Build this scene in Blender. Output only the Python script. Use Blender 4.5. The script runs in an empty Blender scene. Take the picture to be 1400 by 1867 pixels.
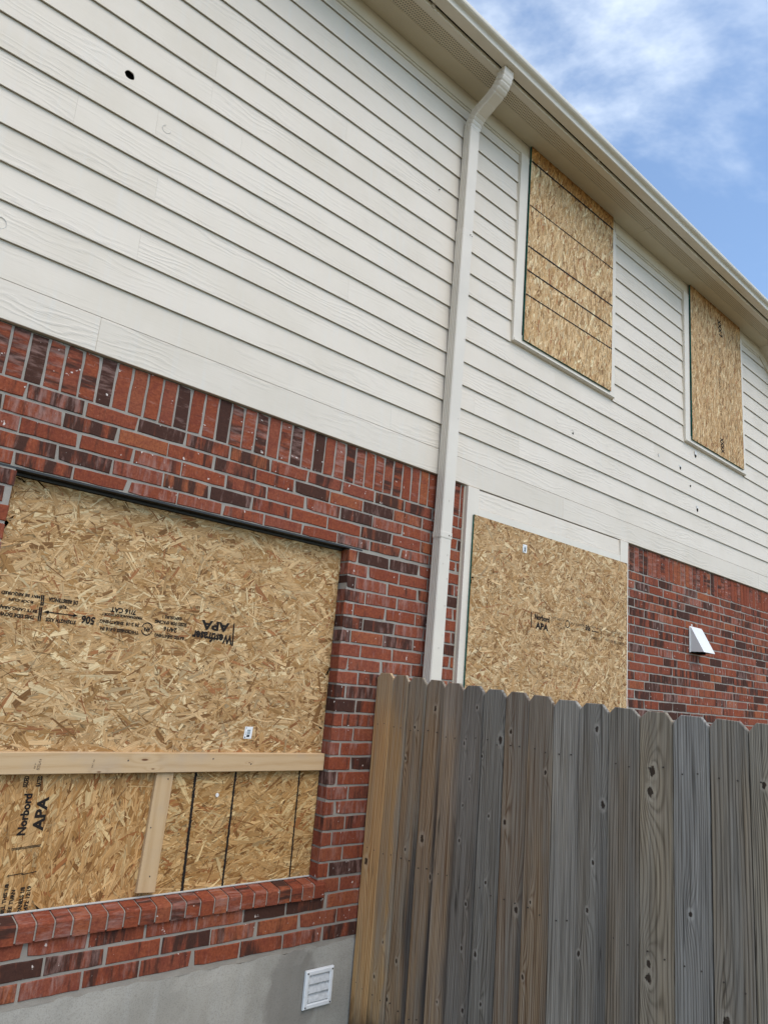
import bpy, math, random
import numpy as np
from mathutils import Vector, Matrix

random.seed(7)
rng = np.random.default_rng(11)
S = bpy.context.scene
COL = S.collection
rad = math.radians

# ------------------------------------------------------------------ camera
CAMP = Vector((-0.59261, -3.21350, -1.12049))
YAW, PITCH, ROLL, FPX = -0.707575, 0.233939, -0.0874346, 1311.04
R3 = Matrix.Rotation(YAW, 3, 'Z') @ Matrix.Rotation(PITCH, 3, 'X') @ Matrix.Rotation(ROLL, 3, 'Y')
cam = bpy.data.cameras.new('camera')
cam.sensor_fit = 'HORIZONTAL'
cam.sensor_width = 36.0
cam.lens = 36.0 * FPX / 1400.0
cam.clip_start = 0.05
cam.clip_end = 2000
camo = bpy.data.objects.new('camera', cam)
COL.objects.link(camo)
rx, ry, rz = R3.col[0], R3.col[1], R3.col[2]
camo.matrix_world = Matrix(((rx[0], rz[0], -ry[0], CAMP[0]), (rx[1], rz[1], -ry[1], CAMP[1]),
                            (rx[2], rz[2], -ry[2], CAMP[2]), (0, 0, 0, 1)))
S.camera = camo


def project(p):
    q = R3.transposed() @ (Vector(p) - CAMP)
    return 700 + FPX * q[0] / q[1], 933.5 - FPX * q[2] / q[1]


# ------------------------------------------------------------------ light
SUN_DIR = Vector((0.02, -0.58, 0.81)).normalized()      # towards the sun
SUN_EL = math.asin(SUN_DIR[2])
SUN_AZ = math.atan2(SUN_DIR[0], SUN_DIR[1])
W = bpy.data.worlds.new('World')
S.world = W
W.use_nodes = True
nt = W.node_tree
nt.nodes.clear()
wo = nt.nodes.new('ShaderNodeOutputWorld')
bg = nt.nodes.new('ShaderNodeBackground')
bg.inputs['Strength'].default_value = 0.15
sky = nt.nodes.new('ShaderNodeTexSky')
sky.sky_type = 'NISHITA'
sky.sun_disc = False
sky.sun_elevation = SUN_EL
sky.sun_rotation = SUN_AZ
sky.air_density = 1.0
sky.dust_density = 0.3
sky.ozone_density = 1.2
tc = nt.nodes.new('ShaderNodeTexCoord')
sep = nt.nodes.new('ShaderNodeSeparateXYZ')
nt.links.new(tc.outputs['Generated'], sep.inputs[0])


def wmath(op, a, b=None):
    n = nt.nodes.new('ShaderNodeMath')
    n.operation = op
    for i, v in enumerate((a, b)):
        if v is None:
            continue
        if isinstance(v, (int, float)):
            n.inputs[i].default_value = v
        else:
            nt.links.new(v, n.inputs[i])
    return n.outputs[0]


den = wmath('MAXIMUM', wmath('ADD', sep.outputs[2], 0.12), 0.1)
cmb = nt.nodes.new('ShaderNodeCombineXYZ')
nt.links.new(wmath('DIVIDE', sep.outputs[0], den), cmb.inputs[0])
nt.links.new(wmath('DIVIDE', sep.outputs[1], den), cmb.inputs[1])
cn = nt.nodes.new('ShaderNodeTexNoise')
cn.inputs['Scale'].default_value = 1.5
cn.inputs['Detail'].default_value = 7
cn.inputs['Roughness'].default_value = 0.60
cn.inputs['Distortion'].default_value = 0.35
cmo = nt.nodes.new('ShaderNodeVectorMath')
cmo.operation = 'ADD'
cmo.inputs[1].default_value = (8.961, 4.232, 3.0)
nt.links.new(cmb.outputs[0], cmo.inputs[0])
nt.links.new(cmo.outputs[0], cn.inputs['Vector'])
cr = nt.nodes.new('ShaderNodeMapRange')
cr.interpolation_type = 'SMOOTHSTEP'
cr.inputs['From Min'].default_value = 0.43
cr.inputs['From Max'].default_value = 0.72
cr.inputs['To Min'].default_value = 0.05
cr.inputs['To Max'].default_value = 0.85
nt.links.new(cn.outputs[0], cr.inputs[0])
cmx = nt.nodes.new('ShaderNodeMix')
cmx.data_type = 'RGBA'
nt.links.new(cr.outputs[0], cmx.inputs[0])
sat = nt.nodes.new('ShaderNodeMix')
sat.data_type = 'RGBA'
sat.blend_type = 'MULTIPLY'
sat.inputs[0].default_value = 1.0
nt.links.new(sky.outputs[0], sat.inputs[6])
sat.inputs[7].default_value = (0.90, 1.03, 1.10, 1)
nt.links.new(sat.outputs[2], cmx.inputs[6])
cmx.inputs[7].default_value = (6.8, 7.2, 7.4, 1)
nt.links.new(cmx.outputs[2], bg.inputs['Color'])
nt.links.new(bg.outputs[0], wo.inputs[0])

sun = bpy.data.lights.new('sun', 'SUN')
sun.energy = 1.45
sun.angle = rad(50)
sun.color = (1.0, 0.885, 0.735)
suno = bpy.data.objects.new('sun', sun)
suno.rotation_euler = SUN_DIR.to_track_quat('Z', 'Y').to_euler()
suno.location = SUN_DIR * 30
COL.objects.link(suno)

S.view_settings.view_transform = 'Standard'
S.view_settings.look = 'None'
S.view_settings.gamma = 1.0
S.view_settings.use_curve_mapping = False
S.view_settings.exposure = 0.60
try:
    S.cycles.use_denoising = True
    S.cycles.max_bounces = 6
    S.cycles.transparent_max_bounces = 8
except Exception:
    pass

GZ = -2.93          # ground height (z = 0 is the foot of the soldier course)


# ------------------------------------------------------------------ node helper
class NT:
    def __init__(self, name, rough=0.7, spec=0.3):
        self.m = bpy.data.materials.new(name)
        self.m.use_nodes = True
        self.t = self.m.node_tree
        self.t.nodes.clear()
        self.out = self.n('ShaderNodeOutputMaterial')
        self.b = self.n('ShaderNodeBsdfPrincipled')
        self.b.inputs['Roughness'].default_value = rough
        self.b.inputs['Specular IOR Level'].default_value = spec
        self.l(self.b.outputs[0], self.out.inputs[0])

    def n(self, typ, **kw):
        x = self.t.nodes.new(typ)
        for k, v in kw.items():
            setattr(x, k, v)
        return x

    def l(self, a, b):
        self.t.links.new(a, b)

    def set(self, sock, v):
        if isinstance(v, bpy.types.NodeSocket):
            self.l(v, sock)
        elif isinstance(v, (tuple, list)) and len(v) == 3 and sock.type == 'RGBA':
            sock.default_value = (*v, 1)
        else:
            sock.default_value = v

    def math(self, op, a, b=None, clamp=False):
        x = self.n('ShaderNodeMath', operation=op, use_clamp=clamp)
        self.set(x.inputs[0], a)
        if b is not None:
            self.set(x.inputs[1], b)
        return x.outputs[0]

    def vmath(self, op, a, b=None):
        x = self.n('ShaderNodeVectorMath', operation=op)
        self.set(x.inputs[0], a)
        if b is not None:
            self.set(x.inputs[1], b)
        return x.outputs['Value'] if op in ('LENGTH', 'DOT_PRODUCT', 'DISTANCE') else x.outputs[0]

    def noise(self, vec, scale, detail=4, rough=0.55, dist=0.0):
        x = self.n('ShaderNodeTexNoise')
        self.set(x.inputs['Vector'], vec)
        x.inputs['Scale'].default_value = scale
        x.inputs['Detail'].default_value = detail
        x.inputs['Roughness'].default_value = rough
        x.inputs['Distortion'].default_value = dist
        return x.outputs[0]

    def mr(self, v, a, b, c=0.0, d=1.0, smooth=True):
        x = self.n('ShaderNodeMapRange')
        if smooth:
            x.interpolation_type = 'SMOOTHSTEP'
        self.set(x.inputs[0], v)
        for i, q in zip((1, 2, 3, 4), (a, b, c, d)):
            x.inputs[i].default_value = q
        return x.outputs[0]

    def mix(self, f, a, b, blend='MIX'):
        x = self.n('ShaderNodeMix', data_type='RGBA', blend_type=blend)
        self.set(x.inputs[0], f)
        self.set(x.inputs[6], a)
        self.set(x.inputs[7], b)
        return x.outputs[2]

    def obj(self):
        return self.n('ShaderNodeTexCoord').outputs['Object']

    def uv(self):
        return self.n('ShaderNodeTexCoord').outputs['UV']

    def orand(self):
        return self.n('ShaderNodeObjectInfo').outputs['Random']

    def shift(self, vec, r, k=(31.0, 17.0, 23.0)):
        c = self.n('ShaderNodeCombineXYZ')
        for i in range(3):
            self.set(c.inputs[i], self.math('MULTIPLY', r, k[i]))
        return self.vmath('ADD', vec, c.outputs[0])

    def bump(self, h, strength=0.3, dist=0.002):
        x = self.n('ShaderNodeBump')
        x.inputs['Strength'].default_value = strength
        x.inputs['Distance'].default_value = dist
        self.set(x.inputs['Height'], h)
        self.l(x.outputs[0], self.b.inputs['Normal'])

    def color(self, c):
        self.set(self.b.inputs['Base Color'], c)


def mat_plain(name, col, rough=0.6, var=0.08, scale=6.0, spec=0.3, bump=0.0, bscale=300):
    t = NT(name, rough, spec)
    o = t.obj()
    nz = t.noise(o, scale, 5)
    f = t.mr(nz, 0.3, 0.7, 1 - var, 1 + var, False)
    c = t.n('ShaderNodeCombineXYZ')
    for i in range(3):
        t.set(c.inputs[i], f)
    t.color(t.mix(1.0, col, c.outputs[0], 'MULTIPLY'))
    if bump:
        t.bump(t.noise(o, bscale, 3), bump, 0.001)
    return t.m


def mat_siding():
    t = NT('painted_siding', 0.62, 0.25)
    r = t.orand()
    v = t.shift(t.obj(), r)
    # embossed cedar grain: long waves bent by a slow warp
    wv = t.vmath('MULTIPLY', v, (2.2, 1.0, 9.0))
    warp = t.noise(wv, 1.0, 2, 0.5)
    sp = t.n('ShaderNodeSeparateXYZ')
    t.l(v, sp.inputs[0])
    g = t.math('ADD', t.math('MULTIPLY', sp.outputs[2], 105.0), t.math('MULTIPLY', warp, 15.0))
    fine = t.noise(t.vmath('MULTIPLY', v, (14.0, 1.0, 130.0)), 1.0, 3, 0.6)
    g = t.math('ADD', g, t.math('MULTIPLY', fine, 2.6))
    line = t.math('POWER', t.math('ABSOLUTE', t.math('SINE', g)), 3.5)
    where = t.mr(t.noise(t.vmath('MULTIPLY', v, (1.4, 1.0, 7.0)), 1.0, 3), 0.42, 0.66)
    h = t.math('ADD', t.math('MULTIPLY', line, where), t.math('MULTIPLY', fine, 0.35))
    t.bump(h, 0.6, 0.002)
    dirt = t.noise(t.vmath('MULTIPLY', v, (1.6, 1.0, 2.2)), 1.0, 5, 0.6)
    streak = t.noise(t.vmath('MULTIPLY', t.obj(), (26.0, 1.0, 1.6)), 1.0, 3, 0.6)
    c = t.mix(t.mr(dirt, 0.35, 0.75), (0.70, 0.622, 0.53), (0.64, 0.565, 0.47))
    c = t.mix(t.mr(streak, 0.5, 0.8, 0, 0.35), c, (0.655, 0.63, 0.585))
    groove = t.math('MULTIPLY', t.mr(line, 0.72, 0.98), where)
    c = t.mix(t.math('MULTIPLY', groove, 0.20), c, (0.44, 0.41, 0.37))
    t.color(c)
    return t.m


def mat_brick():
    t = NT('fired_brick', 0.9, 0.07)
    info = t.n('ShaderNodeObjectInfo')
    isl = t.n('ShaderNodeNewGeometry').outputs['Random Per Island']
    r = t.math('FRACT', t.math('ADD', t.math('MULTIPLY', info.outputs['Random'], 7.31), isl))
    r2 = t.math('FRACT', t.math('MULTIPLY', r, 13.7))
    r3 = t.math('FRACT', t.math('MULTIPLY', r, 57.3))
    at = t.n('ShaderNodeAttribute', attribute_name='tone')
    sepc = t.n('ShaderNodeSeparateColor')
    t.l(info.outputs['Color'], sepc.inputs[0])
    tone = t.math('ADD', sepc.outputs[0], at.outputs['Fac'])
    v = t.shift(t.uv(), r, (41.0, 19.0, 7.0))
    # base hue per brick
    ra = t.n('ShaderNodeValToRGB')
    cr_ = ra.color_ramp
    cr_.elements[0].position, cr_.elements[0].color = 0.0, (0.235, 0.061, 0.030, 1)
    cr_.elements[1].position, cr_.elements[1].color = 1.0, (0.35, 0.112, 0.047, 1)
    e = cr_.elements.new(0.35)
    e.color = (0.29, 0.077, 0.035, 1)
    e = cr_.elements.new(0.7)
    e.color = (0.255, 0.076, 0.044, 1)
    t.l(r2, ra.inputs[0])
    c = ra.outputs[0]
    blot = t.noise(t.vmath('MULTIPLY', v, (28.0, 20.0, 1.0)), 1.0, 4, 0.6)
    c = t.mix(t.mr(blot, 0.4, 0.75, 0, 0.6), c, (0.165, 0.040, 0.030))
    mot = t.noise(t.vmath('MULTIPLY', v, (120.0, 75.0, 1.0)), 1.0, 4, 0.65)
    c = t.mix(t.mr(mot, 0.46, 0.68, 0, 0.55), c, (0.135, 0.032, 0.022))
    c = t.mix(t.mr(mot, 0.46, 0.30, 0, 0.35), c, (0.44, 0.15, 0.085))
    # flashed stripes running across the brick
    st = t.noise(t.vmath('MULTIPLY', v, (24.0, 3.2, 1.0)), 1.0, 4, 0.62)
    lev = t.math('SUBTRACT', 0.685, t.math('ADD', t.math('MULTIPLY', t.math('POWER', r3, 1.3), 0.25), t.math('MULTIPLY', tone, 0.42)))
    sm = t.math('MULTIPLY', t.math('SUBTRACT', st, lev), 7.0, True)
    dk = t.mix(t.noise(t.vmath('MULTIPLY', v, (60.0, 60.0, 1.0)), 1.0, 3), (0.022, 0.018, 0.016), (0.062, 0.036, 0.027))
    c = t.mix(t.math('MULTIPLY', sm, 0.93), c, dk)
    # pale salt bloom
    ef = t.noise(t.vmath('MULTIPLY', v, (34.0, 7.0, 1.0)), 1.0, 5, 0.68)
    el = t.math('SUBTRACT', 0.66, t.math('MULTIPLY', t.math('FRACT', t.math('MULTIPLY', r, 91.7)), 0.21))
    em = t.math('MULTIPLY', t.math('SUBTRACT', ef, el), 5.0, True)
    c = t.mix(t.math('MULTIPLY', em, 0.6), c, (0.40, 0.25, 0.215))
    # lime and mortar splashes
    sp = t.noise(t.vmath('MULTIPLY', v, (40.0, 27.0, 1.0)), 1.0, 4, 0.55)
    t2 = t.mr(sp, 0.69, 0.72)
    c = t.mix(t2, c, (0.70, 0.62, 0.56))
    grit = t.noise(v, 900.0, 2)
    c = t.mix(t.mr(grit, 0.3, 0.7, 0.0, 0.22), c, (0.16, 0.05, 0.04))
    t.color(c)
    hh = t.math('ADD', t.math('MULTIPLY', blot, 0.8), t.math('MULTIPLY', grit, 0.35))
    t.bump(t.math('ADD', hh, t.math('MULTIPLY', mot, 0.9)), 0.75, 0.003)
    return t.m


def mat_mortar():
    t = NT('grey_mortar', 0.95, 0.1)
    o = t.obj()
    a = t.noise(o, 9.0, 5, 0.6)
    g = t.noise(o, 420.0, 2)
    c = t.mix(t.mr(a, 0.35, 0.7), (0.335, 0.30, 0.26), (0.41, 0.37, 0.32))
    c = t.mix(t.mr(g, 0.3, 0.75, 0, 0.4), c, (0.24, 0.215, 0.19))
    t.color(c)
    t.bump(g, 0.9, 0.003)
    return t.m


def mat_concrete():
    t = NT('concrete', 0.92, 0.15)
    o = t.obj()
    a = t.noise(o, 2.3, 6, 0.6)
    b = t.noise(t.vmath('MULTIPLY', o, (16.0, 16.0, 1.6)), 1.0, 5, 0.62)
    g = t.noise(o, 190.0, 4, 0.65)
    c = t.mix(t.mr(a, 0.35, 0.68), (0.325, 0.305, 0.268), (0.425, 0.40, 0.355))
    c = t.mix(t.mr(b, 0.52, 0.72, 0, 0.45), c, (0.43, 0.415, 0.385))
    # the damp patch around the vent
    d = t.vmath('LENGTH', t.vmath('MULTIPLY', t.vmath('SUBTRACT', o, (1.84, 0.0, -2.66)), (5.2, 0.0, 3.9)))
    d = t.math('ADD', d, t.math('MULTIPLY', t.math('SUBTRACT', a, 0.5), 1.1))
    c = t.mix(t.math('MULTIPLY', t.mr(d, 0.72, 0.92, 1, 0), 0.6), c, (0.215, 0.195, 0.172))
    # fine cracks
    vo = t.n('ShaderNodeTexVoronoi', feature='DISTANCE_TO_EDGE')
    t.set(vo.inputs['Vector'], t.vmath('ADD', t.vmath('MULTIPLY', o, (1.0, 1.0, 2.0)), t.vmath('MULTIPLY', t.n('ShaderNodeTexNoise').outputs[1], (0.25, 0.25, 0.25))))
    vo.inputs['Scale'].default_value = 2.1
    ck = t.mr(vo.outputs['Distance'], 0.0, 0.007, 1, 0)
    ck = t.math('MULTIPLY', ck, t.mr(a, 0.48, 0.6))
    c = t.mix(t.math('MULTIPLY', ck, 0.10), c, (0.12, 0.11, 0.10))
    c = t.mix(t.mr(g, 0.45, 0.75, 0, 0.55), c, (0.17, 0.16, 0.145))
    t.color(c)
    t.bump(t.math('SUBTRACT', t.math('ADD', t.math('MULTIPLY', g, 0.5), a), t.math('MULTIPLY', ck, 0.2)), 0.6, 0.003)
    return t.m


def mat_flakes():
    t = NT('pressed_wood_flakes', 0.72, 0.25)
    at = t.n('ShaderNodeAttribute', attribute_name='Col')
    isl = t.n('ShaderNodeNewGeometry').outputs['Random Per Island']
    v = t.shift(t.uv(), isl, (13.0, 29.0, 5.0))
    g = t.noise(t.vmath('MULTIPLY', v, (7.0, 260.0, 1.0)), 1.0, 3, 0.6)
    g2 = t.noise(t.vmath('MULTIPLY', v, (30.0, 700.0, 1.0)), 1.0, 2, 0.6)
    f = t.math('ADD', t.mr(g, 0.3, 0.7, 0.62, 1.16, False), t.mr(g2, 0.3, 0.7, -0.10, 0.10, False))
    c = t.n('ShaderNodeCombineXYZ')
    for i in range(3):
        t.set(c.inputs[i], f)
    t.color(t.mix(1.0, at.outputs['Color'], c.outputs[0], 'MULTIPLY'))
    t.bump(g, 0.35, 0.0008)
    return t.m


def mat_ink():
    t = NT('worn_black_ink', 0.8, 0.1)
    o = t.obj()
    n1 = t.noise(t.vmath('MULTIPLY', o, (150.0, 1.0, 420.0)), 1.0, 3, 0.6)
    n2 = t.noise(o, 30.0, 2)
    k = t.math('ADD', n1, t.math('MULTIPLY', n2, 0.35))
    m = t.mr(k, 0.86, 0.95)
    t.color((0.022, 0.018, 0.016))
    tr = t.n('ShaderNodeBsdfTransparent')
    mx = t.n('ShaderNodeMixShader')
    t.set(mx.inputs[0], m)
    t.l(t.b.outputs[0], mx.inputs[1])
    t.l(tr.outputs[0], mx.inputs[2])
    t.l(mx.outputs[0], t.out.inputs[0])
    return t.m


def mat_faint_ink():
    t = NT('faded_ink', 0.8, 0.1)
    o = t.obj()
    n1 = t.noise(t.vmath('MULTIPLY', o, (150.0, 1.0, 200.0)), 1.0, 3, 0.6)
    n2 = t.noise(o, 24.0, 2)
    k = t.math('ADD', n1, t.math('MULTIPLY', n2, 0.6))
    m = t.mr(k, 0.70, 0.88, 0.25, 1.0)
    t.color((0.07, 0.05, 0.035))
    tr = t.n('ShaderNodeBsdfTransparent')
    mx = t.n('ShaderNodeMixShader')
    t.set(mx.inputs[0], m)
    t.l(t.b.outputs[0], mx.inputs[1])
    t.l(tr.outputs[0], mx.inputs[2])
    t.l(mx.outputs[0], t.out.inputs[0])
    return t.m


def mat_lumber(name, vertical, knots=()):
    t = NT(name, 0.7, 0.25)
    o = t.obj()
    sp = t.n('ShaderNodeSeparateXYZ')
    t.l(o, sp.inputs[0])
    al, ac = (sp.outputs[2], sp.outputs[0]) if vertical else (sp.outputs[0], sp.outputs[2])
    cb = t.n('ShaderNodeCombineXYZ')
    t.set(cb.inputs[0], t.math('MULTIPLY', al, 1.3))
    t.set(cb.inputs[1], t.math('MULTIPLY', ac, 14.0))
    w = t.noise(cb.outputs[0], 1.0, 3)
    g = t.math('ADD', t.math('MULTIPLY', ac, 130.0), t.math('MULTIPLY', w, 9.0))
    kn = None
    for (kx, kz, s) in knots:
        d = t.vmath('LENGTH', t.vmath('MULTIPLY', t.vmath('SUBTRACT', o, (kx, 0, kz)), ((18.0 if not vertical else 60) / s, 0, (60.0 if not vertical else 18) / s)))
        ex = t.math('EXPONENT', t.math('MULTIPLY', t.math('MULTIPLY', d, d), -1.0))
        g = t.math('ADD', g, t.math('MULTIPLY', ex, 9.0))
        core = t.mr(d, 0.16, 0.3, 1, 0)
        kn = core if kn is None else t.math('MAXIMUM', kn, core)
    ring = t.math('POWER', t.math('ADD', t.math('MULTIPLY', t.math('SINE', g), 0.5), 0.5), 2.0)
    cb2 = t.n('ShaderNodeCombineXYZ')
    t.set(cb2.inputs[0], t.math('MULTIPLY', al, 9.0))
    t.set(cb2.inputs[1], t.math('MULTIPLY', ac, 320.0))
    f = t.noise(cb2.outputs[0], 1.0, 3, 0.6)
    c = t.mix(t.math('MULTIPLY', ring, 0.55), (0.56, 0.385, 0.215), (0.45, 0.275, 0.125))
    c = t.mix(t.mr(f, 0.35, 0.7, 0, 0.4), c, (0.60, 0.44, 0.275))
    b = t.noise(o, 5.0, 4)
    c = t.mix(t.mr(b, 0.5, 0.75, 0, 0.45), c, (0.44, 0.34, 0.25))
    if kn is not None:
        c = t.mix(kn, c, (0.16, 0.07, 0.03))
    t.color(c)
    t.bump(f, 0.25, 0.001)
    return t.m


def mat_picket(idx, tan, grey, gmix, dark, knots, seed, gx, streak=0.0, stain=0.0):
    """weathered board: local x across, z up (world height)."""
    t = NT('weathered_board', 0.85, 0.2)
    o = t.obj()
    off = t.vmath('ADD', o, (seed * 3.71, 0.0, seed * 7.13))
    sp = t.n('ShaderNodeSeparateXYZ')
    t.l(o, sp.inputs[0])
    w = t.noise(t.vmath('MULTIPLY', off, (7.0, 1.0, 0.55)), 1.0, 2, 0.5)
    g = t.math('ADD', t.math('MULTIPLY', sp.outputs[0], gx * 4.2), t.math('MULTIPLY', w, 52.0))
    kn = rg = None
    for (kx, kz, s) in knots:
        dv = t.vmath('MULTIPLY', t.vmath('SUBTRACT', o, (kx, 0, kz)), (46.0 / s, 0, 13.0 / s))
        d = t.vmath('LENGTH', dv)
        ex = t.math('EXPONENT', t.math('MULTIPLY', t.math('POWER', d, 1.3), -1.1))
        g = t.math('ADD', g, t.math('MULTIPLY', ex, 17.0 + 4.0 * s))
        d2 = t.vmath('LENGTH', t.vmath('MULTIPLY', t.vmath('SUBTRACT', o, (kx, 0, kz)), (150.0 / s, 0, 92.0 / s)))
        d2 = t.math('ADD', d2, t.math('MULTIPLY', t.math('SUBTRACT', t.noise(o, 75.0, 3), 0.5), 1.5))
        core = t.mr(d2, 0.62, 0.95, 1, 0)
        ring = t.math('MULTIPLY', t.mr(d2, 0.7, 1.05), t.mr(d2, 1.25, 2.2, 1, 0))
        kn = core if kn is None else t.math('MAXIMUM', kn, core)
        rg = ring if rg is None else t.math('MAXIMUM', rg, ring)
    fine = t.noise(t.vmath('MULTIPLY', off, (135.0, 1.0, 2.2)), 1.0, 4, 0.62)
    med = t.noise(t.vmath('MULTIPLY', off, (70.0, 1.0, 1.3)), 1.0, 3, 0.6)
    ring0 = t.math('POWER', t.math('ADD', t.math('MULTIPLY', t.math('SINE', g), 0.5), 0.5), 2.6)
    broad = t.noise(t.vmath('MULTIPLY', off, (13.0, 1.0, 0.9)), 1.0, 3, 0.55)
    blot = t.noise(t.vmath('MULTIPLY', off, (9.0, 1.0, 4.0)), 1.0, 4, 0.6)
    gm = t.math('ADD', t.math('ADD', gmix, t.mr(broad, 0.3, 0.7, -0.8, 0.8, False)), t.mr(blot, 0.3, 0.7, -0.15, 0.15, False), True)
    # tops go grey first
    topg = t.mr(sp.outputs[2], -1.42, -1.10, 0.0, 0.75)
    gm = t.math('ADD', gm, topg, True)
    if streak:
        sx = t.math('ADD', sp.outputs[0], t.mr(blot, 0.3, 0.7, -0.018, 0.018, False))
        gm = t.math('ADD', gm, t.mr(sx, 0.028, 0.058, 0, streak), True)
    c = t.mix(gm, tan, grey)
    c = t.mix(t.math('MULTIPLY', ring0, t.mr(gm, 0.0, 1.0, 0.78, 0.34)), c, dark)
    c = t.mix(t.mr(med, 0.47, 0.75, 0, 0.75), c, dark)
    c = t.mix(t.mr(med, 0.45, 0.25, 0, 0.45), c, tuple(min(1, k * 1.35) for k in tan))
    c = t.mix(t.mr(fine, 0.48, 0.74, 0, 0.62), c, tuple(min(1, k * 1.6) for k in grey))
    c = t.mix(t.mr(fine, 0.5, 0.24, 0, 0.8), c, tuple(k * 0.5 for k in dark))
    if stain:
        sx2 = t.math('ADD', sp.outputs[0], t.mr(broad, 0.3, 0.7, -0.022, 0.022, False))
        e_ = t.math('MULTIPLY', t.mr(sx2, 0.020, 0.062, 0, 1), t.mr(t.math('ADD', sp.outputs[2], t.mr(blot, .3, .7, -.25, .25, False)), -1.25, -2.2, 0.15, 1))
        c = t.mix(t.math('MULTIPLY', e_, stain), c, (0.05, 0.046, 0.045))
    # drying splits: thin dark lines that wander up the board
    cr1 = t.noise(t.vmath('MULTIPLY', off, (26.0, 1.0, 0.42)), 1.0, 2, 0.4)
    crk = t.math('MULTIPLY', t.mr(t.math('ABSOLUTE', t.math('SUBTRACT', cr1, 0.5)), 0.0, 0.011, 1, 0), t.mr(t.noise(t.vmath('MULTIPLY', off, (20.0, 1.0, 1.9)), 1.0, 2), 0.54, 0.62))
    c = t.mix(t.math('MULTIPLY', crk, 0.75), c, (0.03, 0.025, 0.02))
    # pale scuffs and droppings
    sc = t.noise(t.vmath('MULTIPLY', off, (160.0, 1.0, 60.0)), 1.0, 2, 0.5)
    c = t.mix(t.mr(sc, 0.76, 0.80, 0, 0.5), c, (0.5, 0.47, 0.42))
    # darker towards the foot
    ft = t.mr(t.math('ADD', sp.outputs[2], t.mr(blot, 0.3, 0.7, -0.09, 0.09, False)), -2.88, -2.66, 0.75, 0.0)
    c = t.mix(ft, c, (0.028, 0.02, 0.016))
    if kn is not None:
        c = t.mix(t.math('MULTIPLY', rg, 0.38), c, tuple(min(1, k * 1.75) for k in grey))
        c = t.mix(t.math('MULTIPLY', kn, 0.9), c, (0.035, 0.022, 0.016))
    t.color(c)
    h = t.math('ADD', t.math('MULTIPLY', fine, 0.6), t.math('MULTIPLY', ring0, -0.5))
    if kn is not None:
        h = t.math('SUBTRACT', h, kn)
    t.bump(h, 0.75, 0.003)
    return t.m


def mat_soffit():
    t = NT('soffit_aluminium', 0.6, 0.3)
    o = t.obj()
    sp = t.n('ShaderNodeSeparateXYZ')
    t.l(o, sp.inputs[0])
    # staggered perforations, 9 mm pitch, only in the outer strip
    p = 0.0175
    row = t.math('FLOOR', t.math('DIVIDE', sp.outputs[1], p))
    odd = t.math('MODULO', t.math('ABSOLUTE', row), 2.0)
    fx = t.math('SUBTRACT', t.math('FRACT', t.math('ADD', t.math('DIVIDE', sp.outputs[0], p), t.math('MULTIPLY', odd, 0.5))), 0.5)
    fy = t.math('SUBTRACT', t.math('FRACT', t.math('DIVIDE', sp.outputs[1], p)), 0.5)
    d = t.math('SQRT', t.math('ADD', t.math('MULTIPLY', fx, fx), t.math('MULTIPLY', fy, fy)))
    hole = t.mr(d, 0.20, 0.27, 1, 0)
    strip = t.math('MULTIPLY', t.math('GREATER_THAN', sp.outputs[1], -0.283), t.math('LESS_THAN', sp.outputs[1], -0.178))
    hole = t.math('MULTIPLY', hole, strip)
    n = t.noise(o, 3.0, 4)
    c = t.mix(t.mr(n, 0.35, 0.7), (0.62, 0.535, 0.40), (0.585, 0.50, 0.37))
    t.color(t.mix(hole, c, (0.03, 0.025, 0.02)))
    return t.m


def mat_ground():
    t = NT('dry_lawn', 0.95, 0.1)
    o = t.obj()
    a = t.noise(o, 0.6, 6, 0.6)
    b = t.noise(o, 30.0, 4, 0.7)
    c = t.mix(t.mr(a, 0.35, 0.7), (0.20, 0.165, 0.11), (0.115, 0.12, 0.055))
    c = t.mix(t.mr(b, 0.4, 0.7, 0, 0.6), c, (0.26, 0.22, 0.15))
    t.color(c)
    t.bump(b, 0.8, 0.03)
    return t.m


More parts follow.
